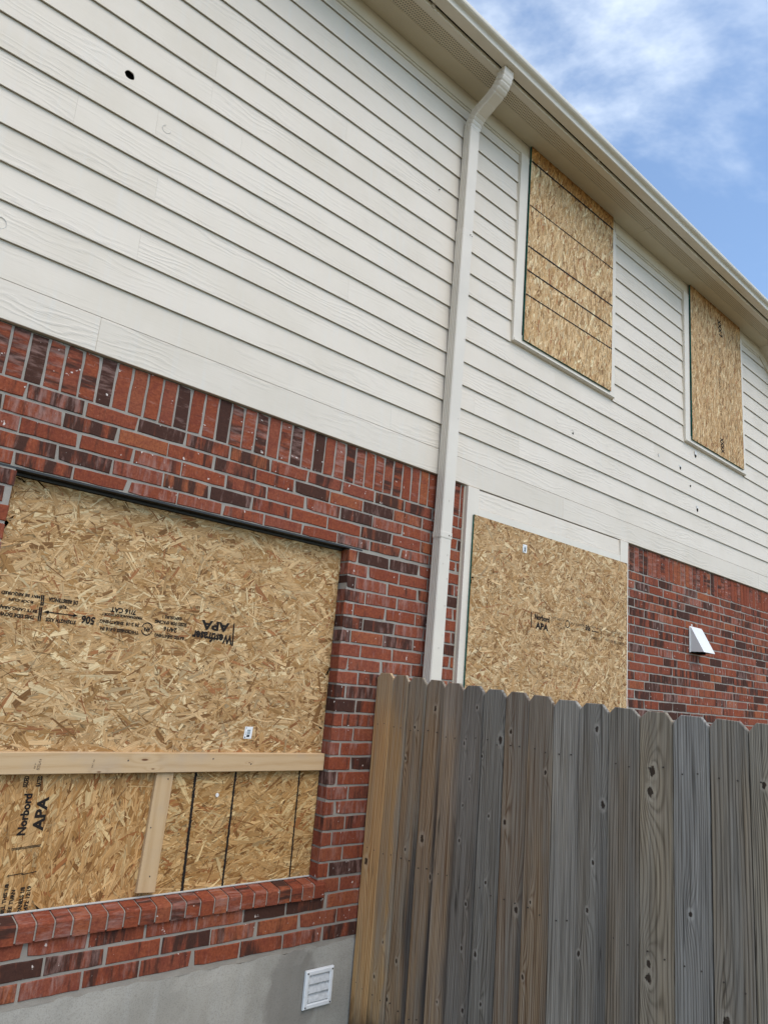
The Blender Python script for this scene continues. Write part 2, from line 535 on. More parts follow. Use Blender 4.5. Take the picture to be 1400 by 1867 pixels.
M = dict(
    siding=mat_siding(), brick=mat_brick(), mortar=mat_mortar(), concrete=mat_concrete(), flakes=mat_flakes(),
    ink=mat_ink(), faint=mat_faint_ink(), soffit=mat_soffit(), ground=mat_ground(),
    trim=mat_plain('painted_trim', (0.71, 0.635, 0.54), 0.5, 0.04, 5, bump=0.15, bscale=120),
    frieze=mat_plain('painted_frieze', (0.64, 0.565, 0.455), 0.5, 0.04, 5),
    gutter=mat_plain('gutter_enamel', (0.66, 0.595, 0.49), 0.34, 0.05, 2.5, 0.5),
    spout=mat_plain('downspout_enamel', (0.685, 0.61, 0.515), 0.36, 0.06, 3.0, 0.45),
    dent=mat_plain('scuffed_enamel', (0.55, 0.49, 0.42), 0.5, 0.1, 8),
    black=mat_plain('black_steel', (0.012, 0.011, 0.011), 0.45, 0.2, 8, 0.5),
    dark=mat_plain('cavity_shade', (0.012, 0.01, 0.009), 0.95, 0.2, 8, 0.0),  # near-black colour stands in for shade inside holes and gaps
    green=mat_plain('green_edge_sealer', (0.006, 0.105, 0.082), 0.6, 0.35, 25),
    core=mat_plain('board_core', (0.30, 0.19, 0.085), 0.85, 0.35, 60),
    lumber=mat_lumber('pine_lumber', False, [(0.90, -1.545, 1.2), (0.945, -1.585, 0.6), (1.45, -1.56, 0.5), (0.70, -1.595, 0.7)]),
    cleat=mat_lumber('pine_cleat', True, []),
    white=mat_plain('white_plastic', (0.78, 0.79, 0.80), 0.4, 0.05, 20, 0.5),
    greyplastic=mat_plain('slat_plastic', (0.60, 0.61, 0.62), 0.5, 0.16, 60, 0.4),  # louvre slats, greyer and more mottled than the vent frame
    hood=mat_plain('hood_plastic', (0.78, 0.76, 0.73), 0.4, 0.04, 10, 0.5),
    paper=mat_plain('sticker_paper', (0.80, 0.80, 0.79), 0.6, 0.02, 10),
    print=mat_plain('sticker_print', (0.035, 0.04, 0.045), 0.7, 0.2, 50),
    grey_print=mat_plain('sticker_grey', (0.30, 0.36, 0.38), 0.7, 0.2, 60),
    nail=mat_plain('rusty_nail', (0.07, 0.055, 0.045), 0.7, 0.3, 40),
    sheath=mat_plain('sheathing', (0.10, 0.075, 0.05), 0.9, 0.2, 5),
    roof=mat_plain('asphalt_shingle', (0.10, 0.09, 0.08), 0.95, 0.3, 12),
    patch=mat_plain('filler_patch', (0.66, 0.635, 0.60), 0.7, 0.06, 30),
    caulk=mat_plain('white_caulk', (0.46, 0.45, 0.42), 0.6, 0.08, 30),
    foam=mat_plain('white_foam', (0.80, 0.78, 0.74), 0.8, 0.05, 30),
)


# ------------------------------------------------------------------ object helpers
def tag(o, label, cat=None, group=None, kind=None):
    if label:
        o['label'] = label
    if cat:
        o['category'] = cat
    if group:
        o['group'] = group
    if kind:
        o['kind'] = kind
    return o


def empty(name, loc, label=None, cat=None, group=None):
    o = bpy.data.objects.new(name, None)
    o.location = loc
    o.empty_display_size = 0.1
    COL.objects.link(o)
    return tag(o, label, cat, group)


def link(o, parent=None):
    COL.objects.link(o)
    if parent is not None:
        o.parent = parent
        q = parent
        off = Vector((0, 0, 0))
        while q is not None and parent.type == 'EMPTY':            # parents are only moved, never turned (the fence's pickets keep their own turn)
            if q.type == 'EMPTY':
                off += q.location
            q = q.parent
        o.matrix_parent_inverse = Matrix.Translation(-off)
    return o


class MB:
    def __init__(self):
        self.v, self.f, self.uv, self.mi = [], [], [], []

    def face(self, pts, uv=None, mi=0):
        i = len(self.v)
        self.v += [tuple(p) for p in pts]
        self.f.append(tuple(range(i, i + len(pts))))
        self.uv.append(uv or [(p[0], p[2]) for p in pts])
        self.mi.append(mi)

    def mesh(self, vs, fs, mi=0):
        i = len(self.v)
        self.v += [tuple(p) for p in vs]
        for f in fs:
            self.f.append(tuple(i + k for k in f))
            self.uv.append([(vs[k][0] + vs[k][1], vs[k][2]) for k in f])
            self.mi.append(mi)

    def box(self, x0, x1, y0, y1, z0, z1, bev=0.0, mi=0):
        b = min(bev, (x1 - x0) * .45, (y1 - y0) * .45, (z1 - z0) * .45)
        if b <= 0:
            vs = [(x, y, z) for x in (x0, x1) for y in (y0, y1) for z in (z0, z1)]
            fs = [(0, 1, 3, 2), (4, 6, 7, 5), (0, 4, 5, 1), (2, 3, 7, 6), (0, 2, 6, 4), (1, 5, 7, 3)]
            self.mesh(vs, fs, mi)
            return
        # front (-y) edges chamfered
        def ring(y, i):
            return [(x0 + i, y, z0 + i), (x1 - i, y, z0 + i), (x1 - i, y, z1 - i), (x0 + i, y, z1 - i)]
        vs = ring(y0, b) + ring(y0 + b, 0) + ring(y1, 0)
        fs = [(0, 1, 2, 3), (11, 10, 9, 8)]
        for k in range(4):
            j = (k + 1) % 4
            fs.append((4 + k, 4 + j, j, k))
            fs.append((8 + k, 8 + j, 4 + j, 4 + k))
        self.mesh(vs, fs, mi)

    def prism(self, poly, x0, x1, mi=0):
        """polygon in (y, z), extruded along x"""
        n = len(poly)
        vs = [(x0, y, z) for y, z in poly] + [(x1, y, z) for y, z in poly]
        fs = [tuple(range(n)), tuple(range(2 * n - 1, n - 1, -1))]
        for k in range(n):
            j = (k + 1) % n
            fs.append((k, n + k, n + j, j))
        self.mesh(vs, fs, mi)

    def disc(self, cx, cz, y, r, t=0.002, n=12, mi=0, jit=0.0, sx=1.0):
        a = [2 * math.pi * k / n for k in range(n)]
        rr = [r * (1 + random.uniform(-jit, jit)) for _ in a]
        vs = [(cx + sx * q * math.cos(b), y, cz + q * math.sin(b)) for q, b in zip(rr, a)]
        vs += [(x, y + t, z) for x, _, z in vs]
        fs = [tuple(range(n))]
        for k in range(n):
            j = (k + 1) % n
            fs.append((k, n + k, n + j, j))
        self.mesh(vs, fs, mi)

    def data(self, name, mats):
        me = bpy.data.meshes.new(name)
        me.from_pydata(self.v, [], self.f)
        for m in (mats if isinstance(mats, (list, tuple)) else [mats]):
            me.materials.append(m)
        me.polygons.foreach_set('material_index', self.mi)
        ul = me.uv_layers.new(name='UVMap')
        flat = [c for f in self.uv for p in f for c in p]
        ul.data.foreach_set('uv', flat)
        me.update()
        return me

    def build(self, name, mats, parent=None, label=None, kind=None, fix=True):
        me = self.data(name, mats)
        if fix:
            import bmesh
            bm = bmesh.new()
            bm.from_mesh(me)
            bmesh.ops.recalc_face_normals(bm, faces=bm.faces)
            bm.to_mesh(me)
            bm.free()
        o = bpy.data.objects.new(name, me)
        link(o, parent)
        o.color = (0, 0, 0, 1)
        if label:
            o['label'] = label
        if kind:
            o['kind'] = kind
        return o


def sbox(name, mat, parent, *a, bev=0.0015, label=None):
    m = MB()
    m.box(*a, bev=bev)
    return m.build(name, mat, parent, label)


# ------------------------------------------------------------------ ground
m = MB()
m.face([(-400, -400, GZ), (400, -400, GZ), (400, 400, GZ), (-400, 400, GZ)], [(0, 0), (1, 0), (1, 1), (0, 1)])
tag(m.build('ground', M['ground']), 'dry lawn and soil around the house', kind='structure')

# ------------------------------------------------------------------ house
XL, XR = -2.6, 9.6
C = 0.0762
PIT = 0.2465
ZS = 0.2307
house = empty('house', (3.5, 0.3, GZ), 'red brick house wall with cream lap siding on the upper storey', 'house')

# mortar bed: separate slabs butted round the openings
m = MB()
YM = 0.0045
m.box(XL, 2.852, YM, 0.10, -0.372, ZS - 0.004)
m.box(XL, 0.124, YM, 0.10, -2.46, -0.372)
m.box(0.124, 1.9285, YM, 0.10, -2.46, -2.212)
m.box(1.9285, 2.852, YM, 0.10, -2.46, -0.372)
m.box(4.898, XR, YM, 0.10, -2.46, ZS - 0.004)
m.build('mortar', M['mortar'], house)

# backing behind everything
m = MB()
m.box(XL, XR, 0.115, 0.15, GZ, 0.25)
m.box(XL, XR, 0.012, 0.15, 0.25, 3.30)
m.build('sheathing', M['sheath'], house)
# rest of the body of the house, seen only from aside
m = MB()
m.box(XL, XR, 0.15, 7.0, GZ, 3.2)
m.build('house_body', M['siding'], house)
m = MB()
m.prism([(-0.36, 3.285), (3.6, 5.3), (7.5, 3.285), (7.5, 3.40), (3.6, 5.42), (-0.36, 3.36)], XL - 0.3, XR)
m.build('roof', M['roof'], house)

# foundation with a ragged top edge
m = MB()
nx = 240
zr = [GZ, -2.7, -2.52, -2.455]
for k in range(nx + 1):
    x = XL + (XR - XL) * k / nx
    for r, z in enumerate(zr):
        j = rng.normal(0, 0.0035) if r == 3 else 0
        m.v.append((x, 0.002 + (rng.normal(0, 0.0012) if r else 0) + (0.002 if r == 3 else 0), z + j))
    m.v.append((x, 0.06, -2.452))
for k in range(nx):
    for r in range(4):
        a = k * 5 + r
        m.f.append((a, a + 5, a + 6, a + 1))
        m.uv.append([(0, 0)] * 4)
        m.mi.append(0)
m.build('foundation', M['concrete'], house)


# ---- bricks
def brick_data(L, H, D, seed, upright=False, rot=False):
    rr = random.Random(seed)
    j = lambda s: rr.uniform(-s, s)
    n1 = 4
    out = []
    for k in range(n1 + 1):
        out.append((L * k / n1 + j(.0018), j(.0018)))
    for k in range(n1 + 1):
        out.append((L - L * k / n1 + j(.0018), H + j(.0018)))
    if rr.random() < 0.55:                       # chipped corner
        q = rr.choice((0, n1, n1 + 1, 2 * n1 + 1))
        x, z = out[q]
        s = rr.uniform(.004, .010)
        out[q] = (x + (s if x < L / 2 else -s), z + (s * .6 if z < H / 2 else -s * .6))
    n = len(out)
    cx, cz = L / 2, H / 2
    b = 0.0028
    inner = [(x + (b if x < L * .02 else -b if x > L * .98 else 0), z + (b if z < cz else -b)) for x, z in out]
    ty, tx = j(.0012), j(.0012)
    fy = lambda x, z: ty * (z - cz) / H + tx * (x - cx) / L
    vs = [(x, fy(x, z), z) for x, z in inner] + [(x, b + fy(x, z), z) for x, z in out] + [(x, D, z) for x, z in out]
    fs = [tuple(range(n))]
    for k in range(n):
        q = (k + 1) % n
        fs.append((n + k, n + q, q, k))
        fs.append((2 * n + k, 2 * n + q, n + q, n + k))
    uv = [[(vs[i][0] + vs[i][1] * (1 if vs[i][0] > cx else -1), vs[i][2]) for i in f] for f in fs]
    if upright:
        vs = [(H - z, y, x) for x, y, z in vs]
    return vs, fs, uv


cache = {}


def brick_mesh(L, H, D, variant, upright=False):
    key = (round(L, 3), round(H, 3), round(D, 3), variant, upright)
    if key not in cache:
        vs, fs, uv = brick_data(L, H, D, hash(key) & 0xffff, upright)
        me = bpy.data.meshes.new('brick')
        me.from_pydata(vs, [], fs)
        me.materials.append(M['brick'])
        ul = me.uv_layers.new(name='UVMap')
        ul.data.foreach_set('uv', [c for f in uv for p in f for c in p])
        me.update()
        cache[key] = me
    return cache[key]


bricks = []     # (x, y, z, L, H, D, upright, tone)
br = random.Random(5)


def rtone():
    q = br.random()
    if q < 0.10:
        return br.uniform(0.55, 0.9)
    if q < 0.32:
        return br.uniform(0.1, 0.32)
    return br.uniform(-0.12, 0.08)


def course(r, x0, x1, ph, extra=0.0):
    z0 = -C * (r + 1) + 0.0056
    H = C - 0.0112
    if r == 4 and x1 < 3:
        z0, H = -0.366, 0.056
    k = math.floor((x0 - ph) / PIT)
    while True:
        a = ph + k * PIT + 0.0056
        b = a + PIT - 0.0112
        k += 1
        if a >= x1:
            break
        jit = br.uniform(-.003, .003)
        a2 = max(x0, a + jit)
        b2 = min(x1, b + br.uniform(-.002, .002))
        if b2 - a2 < 0.02:
            continue
        L = round((b2 - a2), 3)
        if a2 == a + jit and b2 < x1:
            L = 0.2353
        bricks.append([a2, br.uniform(-.0012, .0012), z0 + br.uniform(-.001, .001), L, H, 0.092, False, rtone() + extra])


for r in range(0, 32):
    ph = 0.020 if r % 2 else 0.103
    phr = 0.123 if r % 2 else 0.038
    if r < 5 or r > 28:
        course(r, XL, 2.850, ph)
    else:
        course(r, XL, 0.128, ph)
        course(r, 1.922, 2.850, ph)
    course(r, 4.900, XR, phr, 0.14)

dark_sold = {1: .95, 5: .95, 10: .85, 13: 1.0, 14: .25, 9: .2, 19: .8, 21: .75, 16: .3, 18: .25, 24: .2, 3: .15, -1: .4, 8: -.1, 25: .3}
for i in range(int(XL / C), 38):
    x = i * C + 0.0056
    if x + 0.066 > 2.850:
        w = 2.850 - x
        if w < 0.02:
            continue
    else:
        w = 0.0650
    bricks.append([x, br.uniform(-.0015, .002), 0.005 + br.uniform(-.001, .001), 0.2205, round(w, 3), 0.092, True, dark_sold.get(i, br.uniform(-.2, .12))])
i = 0
x = 4.900
while x < XR:
    nxt = 5.0457 + C * (math.floor((x - 5.0457) / C + 1e-6) + 1)
    w = round(nxt - x - 0.008, 3)
    if w > 0.02:
        bricks.append([x + 0.004, br.uniform(-.0015, .002), 0.005, 0.2205, w, 0.092, True, rtone() * .7])
    x = nxt

# sill rowlocks, sloping outward
sill = []
k = 0
x = 0.131 + (0.463 - 0.131) % 0.0717 - 0.0717
while x < 1.925:
    sill.append((x + 0.004, 0.0640))
    x += 0.0717


def fence_line_y(px):
    return 1228 + (px - 683) * 0.128


scored = []
for b in bricks:
    x, y, z, L, H, D, up, tone = b
    w, h = (H, L) if up else (L, H)
    p0 = project((x, 0, z))
    p1 = project((x + w, 0, z))
    p2 = project((x, 0, z + h))
    pc = project((x + w / 2, 0, z + h / 2))
    area = abs((p1[0] - p0[0]) * (p2[1] - p0[1]))
    vis = -40 < pc[0] < 1430 and -20 < pc[1] < 1880
    q = R3.transposed() @ (Vector((x, 0, z)) - CAMP)
    if q[1] < 0.2:
        vis = False
    if pc[0] > 683 and p2[1] > fence_line_y(pc[0]) + 8:
        vis = False
    if pc[0] > 625 and pc[0] < 683 and pc[0] > 683 - (pc[1] - 1228) * 0.091 + 12 and pc[1] > 1240:
        vis = False
    scored.append((area if vis else 0, b))
scored.sort(key=lambda s: -s[0])
NS = len(sill)
single = [b for a, b in scored[:300 - NS] if a > 0]
ids = {id(b) for b in single}
for b in single:
    x, y, z, L, H, D, up, tone = b
    o = bpy.data.objects.new('brick', brick_mesh(L, H, D, br.randrange(9 if not up else 12), up))
    o.location = (x, y, z)
    o.color = (tone, 0, 0, 1)
    link(o, house)

vsum, fsum, uvsum, tsum = [], [], [], []
for a, b in scored:
    if id(b) in ids:
        continue
    x, y, z, L, H, D, up, tone = b
    vs, fs, uv = brick_data(L, H, D, br.randrange(99999), up)
    i0 = len(vsum)
    vsum += [(p[0] + x, p[1] + y, p[2] + z) for p in vs]
    for f, u in zip(fs, uv):
        fsum.append(tuple(k + i0 for k in f))
        uvsum += [c for p in u for c in p]
        tsum += [tone] * len(f)
me = bpy.data.meshes.new('brickwork')
me.from_pydata(vsum, [], fsum)
me.materials.append(M['brick'])
me.uv_layers.new(name='UVMap').data.foreach_set('uv', uvsum)
at = me.attributes.new('tone', 'FLOAT', 'CORNER')
at.data.foreach_set('value', tsum)
me.update()
o = bpy.data.objects.new('brickwork', me)
o.color = (0, 0, 0, 1)
link(o, house)
o['kind'] = 'stuff'

# sill bricks (own shape: sloped top, proud of the wall)
sillmesh = []
for v in range(6):
    rr = random.Random(40 + v)
    mm = MB()
    w = 0.0640
    j = lambda s: rr.uniform(-s, s)
    prof = [(-0.0165 + j(.001), -2.2205), (-0.0180 + j(.0012), -2.160 + j(.0015)), (-0.014 + j(.001), -2.1525 + j(.0015)), (-0.006, -2.1490), (0.094, -2.1335), (0.094, -2.2205)]
    n = len(prof)
    vs = [(0.0 + (0.0025 if 0 < q < 3 else 0), y, z) for q, (y, z) in enumerate(prof)]
    vs2 = [(0.004, y - .002, z) for y, z in prof]
    vs = [(0.0, y + .002, z - .001) for y, z in prof] + [(0.0035, y, z) for y, z in prof] + [(w - 0.0035, y + j(.001), z + j(.001)) for y, z in prof] + [(w, y + .002, z - .001) for y, z in prof]
    fs = []
    for s in range(3):
        for k in range(n - 1):
            fs.append((s * n + k, (s + 1) * n + k, (s + 1) * n + k + 1, s * n + k + 1))
    fs.append(tuple(range(n)))
    fs.append(tuple(range(4 * n - 1, 3 * n - 1, -1)))
    mm.mesh(vs, fs)
    mm.uv = [[(vs[q][1] * 1.0 + vs[q][2] * 1.0, vs[q][0]) for q in f] for f in fs]
    sillmesh.append(mm.data('brick', M['brick']))
for q, (x, w) in enumerate(sill):
    o = bpy.data.objects.new('brick', sillmesh[br.randrange(6)])
    o.location = (x, br.uniform(-.001, .001), br.uniform(-.001, .001))
    o.color = (br.choice((-.25, -.2, -.15, -.1, 0.12)), 0, 0, 1)
    link(o, house)
m = MB()
m.prism([(-0.012, -2.217), (-0.012, -2.160), (0.0, -2.1535), (0.094, -2.139), (0.094, -2.217)], 0.128, 1.9215)
m.build('sill_mortar', M['mortar'], house)
sbox('sill_flashing', M['caulk'], house, 0.130, 1.9205, 0.066, 0.0725, -2.1365, -2.1290, bev=0.002)

# steel lintel
m = MB()
m.box(0.03, 2.02, 0.0035, 0.096, -0.3795, -0.3705)
m.box(0.14, 1.915, 0.058, 0.074, -0.392, -0.380)
m.build('lintel', M['black'], house)

# ---- siding
EXP = 0.1726
W1 = (3.235, 4.632)
W2 = (5.928, 7.320)
split = {0: [0.337, 3.95, 7.6], 1: [2.131, 5.75], 5: [0.476, 1.705, 5.363], 6: [3.798, 0.05], 7: [0.42]}
sr = random.Random(3)


def siding_piece(x0, x1, k, name='siding_board'):
    z0 = ZS + k * EXP
    mm = MB()
    if k == 0:
        mm.box(x0, x1, -0.020, 0.0095, z0, z0 + EXP - 0.0022, bev=0.0018)
    else:
        fr, bk = (-0.0195, -0.010) if k == 1 else (-0.0226, -0.0174)
        top = z0 + 0.200
        w = sr.uniform(-.0006, .0006)
        poly = [(bk, z0), (fr + .0008, z0 + w), (fr, z0 + .0012), (-0.0085, top), (-0.0015, top)]
        mm.prism(poly, x0, x1)
    return mm.build(name, M['siding'], house)


for k in range(0, 17):
    cuts = list(split.get(k, [])) or [sr.uniform(-2.4, 1.0) + 3.66 * q for q in range(0, 4)]
    segs = [(XL, XR)]
    if k >= 7:
        segs = [(XL, W1[0]), (W1[1], W2[0]), (W2[1], XR)]
    for a, b in segs:
        xs = [a] + sorted(c for c in cuts if a + .3 < c < b - .3) + [b]
        for p, q in zip(xs, xs[1:]):
            siding_piece(p + (0.00025 if p != a else 0), q - (0.00025 if q != b else 0), k)

# real hole bored through one board
cut = MB()
cut.disc(0, 0, -0.08, 0.0255, 0.16, 14, jit=0.08)
cme = cut.data('cut', M['dark'])
import bmesh
bmx = bmesh.new()
bmx.from_mesh(cme)
bmesh.ops.holes_fill(bmx, edges=bmx.edges)
bmesh.ops.remove_doubles(bmx, verts=bmx.verts, dist=1e-5)
bmesh.ops.recalc_face_normals(bmx, faces=bmx.faces)
bmx.to_mesh(cme)
bmx.free()
cuto = bpy.data.objects.new('cut', cme)
cuto.location = (0.250, 0, 1.686)
COL.objects.link(cuto)
for o in list(house.children):
    if o.name.startswith('siding_board'):
        xs = [v.co.x for v in o.data.vertices]
        zs = [v.co.z for v in o.data.vertices]
        if min(xs) < 0.20 and max(xs) > 0.30 and min(zs) < 1.66 and max(zs) > 1.66:
            md = o.modifiers.new('hole', 'BOOLEAN')
            md.operation = 'DIFFERENCE'
            md.object = cuto
            md.solver = 'EXACT'
            bpy.context.view_layer.update()
            dg = bpy.context.evaluated_depsgraph_get()
            nm = bpy.data.meshes.new_from_object(o.evaluated_get(dg))
            o.modifiers.clear()
            o.data = nm
bpy.data.objects.remove(cuto)
m = MB()
m.disc(0.250, 1.686, 0.0105, 0.05, 0.001, 12)
m.build('hole_shade_disc', M['dark'], house)  # black disc paints the darkness seen through the bored hole

# plugs, scars and nail spots on the boards
for (x, z, r) in [(0.473, 1.513, .024), (4.047, 0.960, .030), (5.435, 1.163, .020), (-0.141, 0.643, .028)]:
    mm = MB()
    n = 14
    a0 = random.uniform(0, 6)
    span = n if r > .027 else 10
    yb = -0.0185
    prev = None
    for q in range(span + 1):
        a = a0 + 2 * math.pi * q / n
        ri, ro = r * .9, r * (1 + random.uniform(-.05, .05))
        cur = [(x + ri * math.cos(a), yb - .001, z + ri * math.sin(a)), (x + ro * .95 * math.cos(a), yb - .0022, z + ro * .95 * math.sin(a)), (x + ro * math.cos(a), yb, z + ro * math.sin(a))]
        if prev:
            mm.face([prev[0], cur[0], cur[1], prev[1]])
            mm.face([prev[1], cur[1], cur[2], prev[2]])
        prev = cur
    mm.build('filler_ring', M['patch'], house)
m = MB()
for (x, z, r) in [(4.055, .962, .010), (5.847, 1.150, .014), (6.170, 1.362, .017), (6.187, .806, .017), (2.387, 2.266, .006), (6.05, 1.02, .012)]:
    m.disc(x, z, -0.0235, r, 0.004, 9, jit=.25, sx=.8)
m.build('nail_hole', M['dark'], house, kind='stuff')
m = MB()
for (x, z, r) in [(6.175, 1.392, .026), (6.19, .83, .024), (5.44, 1.165, .012), (5.85, 1.165, .02)]:
    m.disc(x, z, -0.0215, r, 0.003, 10, jit=.2)
m.build('filler_patch', M['patch'], house, kind='stuff')

# ---- frieze, window casings
ZF, ZSOF = 3.092, 3.207


def casing(x0, x1):
    sbox('window_casing', M['trim'], house, x0, x0 + 0.098, -0.0405, 0.0, 1.451, ZF - 0.0005)
    sbox('window_casing', M['trim'], house, x1 - 0.078, x1, -0.0400, 0.0, 1.451, ZF - 0.0005)
    m = MB()
    m.box(x0 + 0.0985, x1 - 0.0785, -0.0395, 0.0, 1.451, 1.530, bev=.0015)
    m.box(x0 + 0.008, x1 - 0.006, -0.0475, -0.0405, 1.4555, 1.4735, bev=.0015)
    m.build('window_sill_trim', M['trim'], house)
    sbox('casing_shadow_line', M['frieze'], house, x0 - 0.005, x0 - 0.0005, -0.0290, 0.0, 1.448, ZF - 0.0005)  # added strip, its beige stands in for the shadow line beside the casing


casing(*W1)
casing(*W2)
for a, b in [(XL, W1[0]), (W1[1], W2[0]), (W2[1], 7.84)]:
    sbox('frieze_board', M['frieze'], house, a, b, -0.0325, 0.0, ZF, ZSOF + 0.004)
    sbox('frieze_bead', M['frieze'], house, a + .0005, b - .0005, -0.0275, 0.0, ZF - 0.020, ZF - 0.0005, bev=.004)
for x0, x1 in (W1, W2):
    sbox('frieze_board', M['frieze'], house, x0 + .0005, x1 - .0005, -0.0300, 0.0, ZF, ZSOF + 0.004)
# the frieze and eave drop along the neighbouring slope
m = MB()
sl = math.tan(rad(-27))
xa, xb = 7.84, XR
vs = []
for y in (-0.034, 0.0):
    vs += [(xa, y, ZF), (xb, y, ZF + sl * (xb - xa)), (xb, y, ZSOF + sl * (xb - xa)), (xa, y, ZSOF + .003)]
m.mesh(vs, [(0, 1, 2, 3), (7, 6, 5, 4), (0, 4, 5, 1), (3, 2, 6, 7), (1, 5, 6, 2), (0, 3, 7, 4)])
m.build('frieze_board', M['frieze'], house, 'sloping end of the frieze')
m = MB()
vs = []
for dz in (0.0, 0.02):
    vs += [(xa, -0.034, ZSOF + dz), (xa, -0.335, ZSOF + dz), (xb, -0.335, ZSOF + sl * (xb - xa) + dz), (xb, -0.034, ZSOF + sl * (xb - xa) + dz)]
m.mesh(vs, [(0, 1, 2, 3), (7, 6, 5, 4), (0, 4, 5, 1), (1, 5, 6, 2), (2, 6, 7, 3), (3, 7, 4, 0)])
m.build('soffit_slope', M['frieze'], house)

# ---- soffit and fascia
xs = [XL - .3, -2.9 + 0.45, 1.30 - .1, 4.905, 7.839]
for a, b in zip(xs, xs[1:]):
    mm = MB()
    mm.prism([(-0.034, ZSOF), (-0.034, ZSOF + .006), (-0.300, ZSOF + .006), (-0.300, ZSOF), (-0.292, ZSOF - .002), (-0.284, ZSOF), (-0.176, ZSOF), (-0.1735, ZSOF - .0025), (-0.171, ZSOF)], a + .0015, b - .0015)
    mm.build('soffit_panel', M['soffit'], house)
m = MB()
m.prism([(-0.288, ZSOF - .012), (-0.340, ZSOF - .016), (-0.343, ZSOF - .010), (-0.343, 3.345), (-0.337, 3.345), (-0.337, ZSOF - .006), (-0.288, ZSOF - .004)], XL - .3, 8.5)
m.build('fascia', M['gutter'], house)
m = MB()
for x in (1.90, 3.84):
    m.disc(x, ZSOF + 0.005, -0.352, 0.018, 0.008, 9, jit=.2)
m.build('fascia_dent', M['dent'], house, kind='stuff')

# ---- patio opening casing (right of the downspout)
sbox('door_casing', M['trim'], house, 2.8535, 2.968, -0.0330, 0.09, -2.46, 0.2235)
sbox('casing_strip', M['frieze'], house, 2.8445, 2.8530, -0.0060, 0.05, -2.46, 0.2270)
sbox('door_casing', M['trim'], house, 4.766, 4.888, -0.0325, 0.09, -2.46, 0.2235)
m = MB()
m.prism([(-0.006, 0.0945), (-0.0245, 0.0945), (-0.0245, 0.097), (-0.0165, 0.2225), (-0.004, 0.2225)], 2.9685, 4.7655)
m.build('siding_board', M['siding'], house)
sbox('door_casing', M['trim'], house, 2.9685, 4.7655, -0.0310, 0.09, -0.030, 0.0915)
m = MB()
m.box(2.8535, 4.895, 0.04, 0.11, -2.46, 0.2235)
m.build('door_backing', M['sheath'], house)

# ------------------------------------------------------------------ gutter
gut = empty('gutter', (3.5, -0.41, 3.2), 'beige metal gutter running along the eave', 'gutter')
prof = [(-0.3450, 3.292), (-0.3500, 3.232), (-0.3590, 3.2120), (-0.4270, 3.2090), (-0.4330, 3.2120), (-0.4335, 3.2240), (-0.4360, 3.2360), (-0.4430, 3.2450), (-0.4530, 3.2500), (-0.4640, 3.2560), (-0.4710, 3.2650), (-0.4730, 3.2760), (-0.4730, 3.2900), (-0.4600, 3.2910), (-0.4600, 3.2850)]
off = []
for i, (y, z) in enumerate(prof):
    a = prof[max(i - 1, 0)]
    b = prof[min(i + 1, len(prof) - 1)]
    ty, tz = b[0] - a[0], b[1] - a[1]
    L = math.hypot(ty, tz) or 1
    off.append((y - tz / L * -0.0016 * -1, z + ty / L * -0.0016))
m = MB()
for x0, x1 in ((XL - .3, 1.0), (1.0, 4.2), (4.2, 7.4), (7.4, 8.5)):
    vs = []
    for x in (x0, x1):
        vs += [(x, y, z) for y, z in prof] + [(x, y, z) for y, z in off]
    n = len(prof)
    fs = []
    for k in range(n - 1):
        fs.append((k, k + 1, 2 * n + k + 1, 2 * n + k))
        fs.append((n + k + 1, n + k, 3 * n + k, 3 * n + k + 1))
    fs.append((0, 2 * n, 3 * n, n))
    fs.append((n - 1, 2 * n - 1, 4 * n - 1, 3 * n - 1))
    m.mesh(vs, fs)
o = m.build('trough', M['gutter'], gut)
for pl in o.data.polygons:
    pl.use_smooth = False
# near-black strip stands in for shade in the gap between fascia and gutter
sbox('gap_shade_strip', M['dark'], gut, XL - .3, 8.5, -0.3485, -0.3435, 3.222, 3.29, bev=0)

# ------------------------------------------------------------------ downspout
dsp = empty('downspout', (2.6, -0.05, GZ), 'cream rectangular downspout with an elbow up to the gutter', 'downspout')


def spout_profile(w=0.102, d=0.076):
    """(x, y) outline, ribs on every face"""
    pts = []
    hw, hd = w / 2, d / 2
    def side(ax, ay, bx, by, nrm, ribs):
        L = math.hypot(bx - ax, by - ay)
        ux, uy = (bx - ax) / L, (by - ay) / L
        seq = [(0.006, 0.0)]
        for r in ribs:
            seq += [(r - .0035, 0.0), (r - .0015, -.0055), (r + .0015, -.0055), (r + .0035, 0.0)]
        seq += [(L - .006, 0.0)]
        for s, k in seq:
            pts.append((ax + ux * s + nrm[0] * k, ay + uy * s + nrm[1] * k))
    side(-hw, -hd, hw, -hd, (0, -1), [])
    side(hw, -hd, hw, hd, (1, 0), [.02, .038, .056])
    side(hw, hd, -hw, hd, (0, 1), [])
    side(-hw, hd, -hw, -hd, (-1, 0), [.018, .034, .050, .062])
    return pts


PROF = spout_profile()


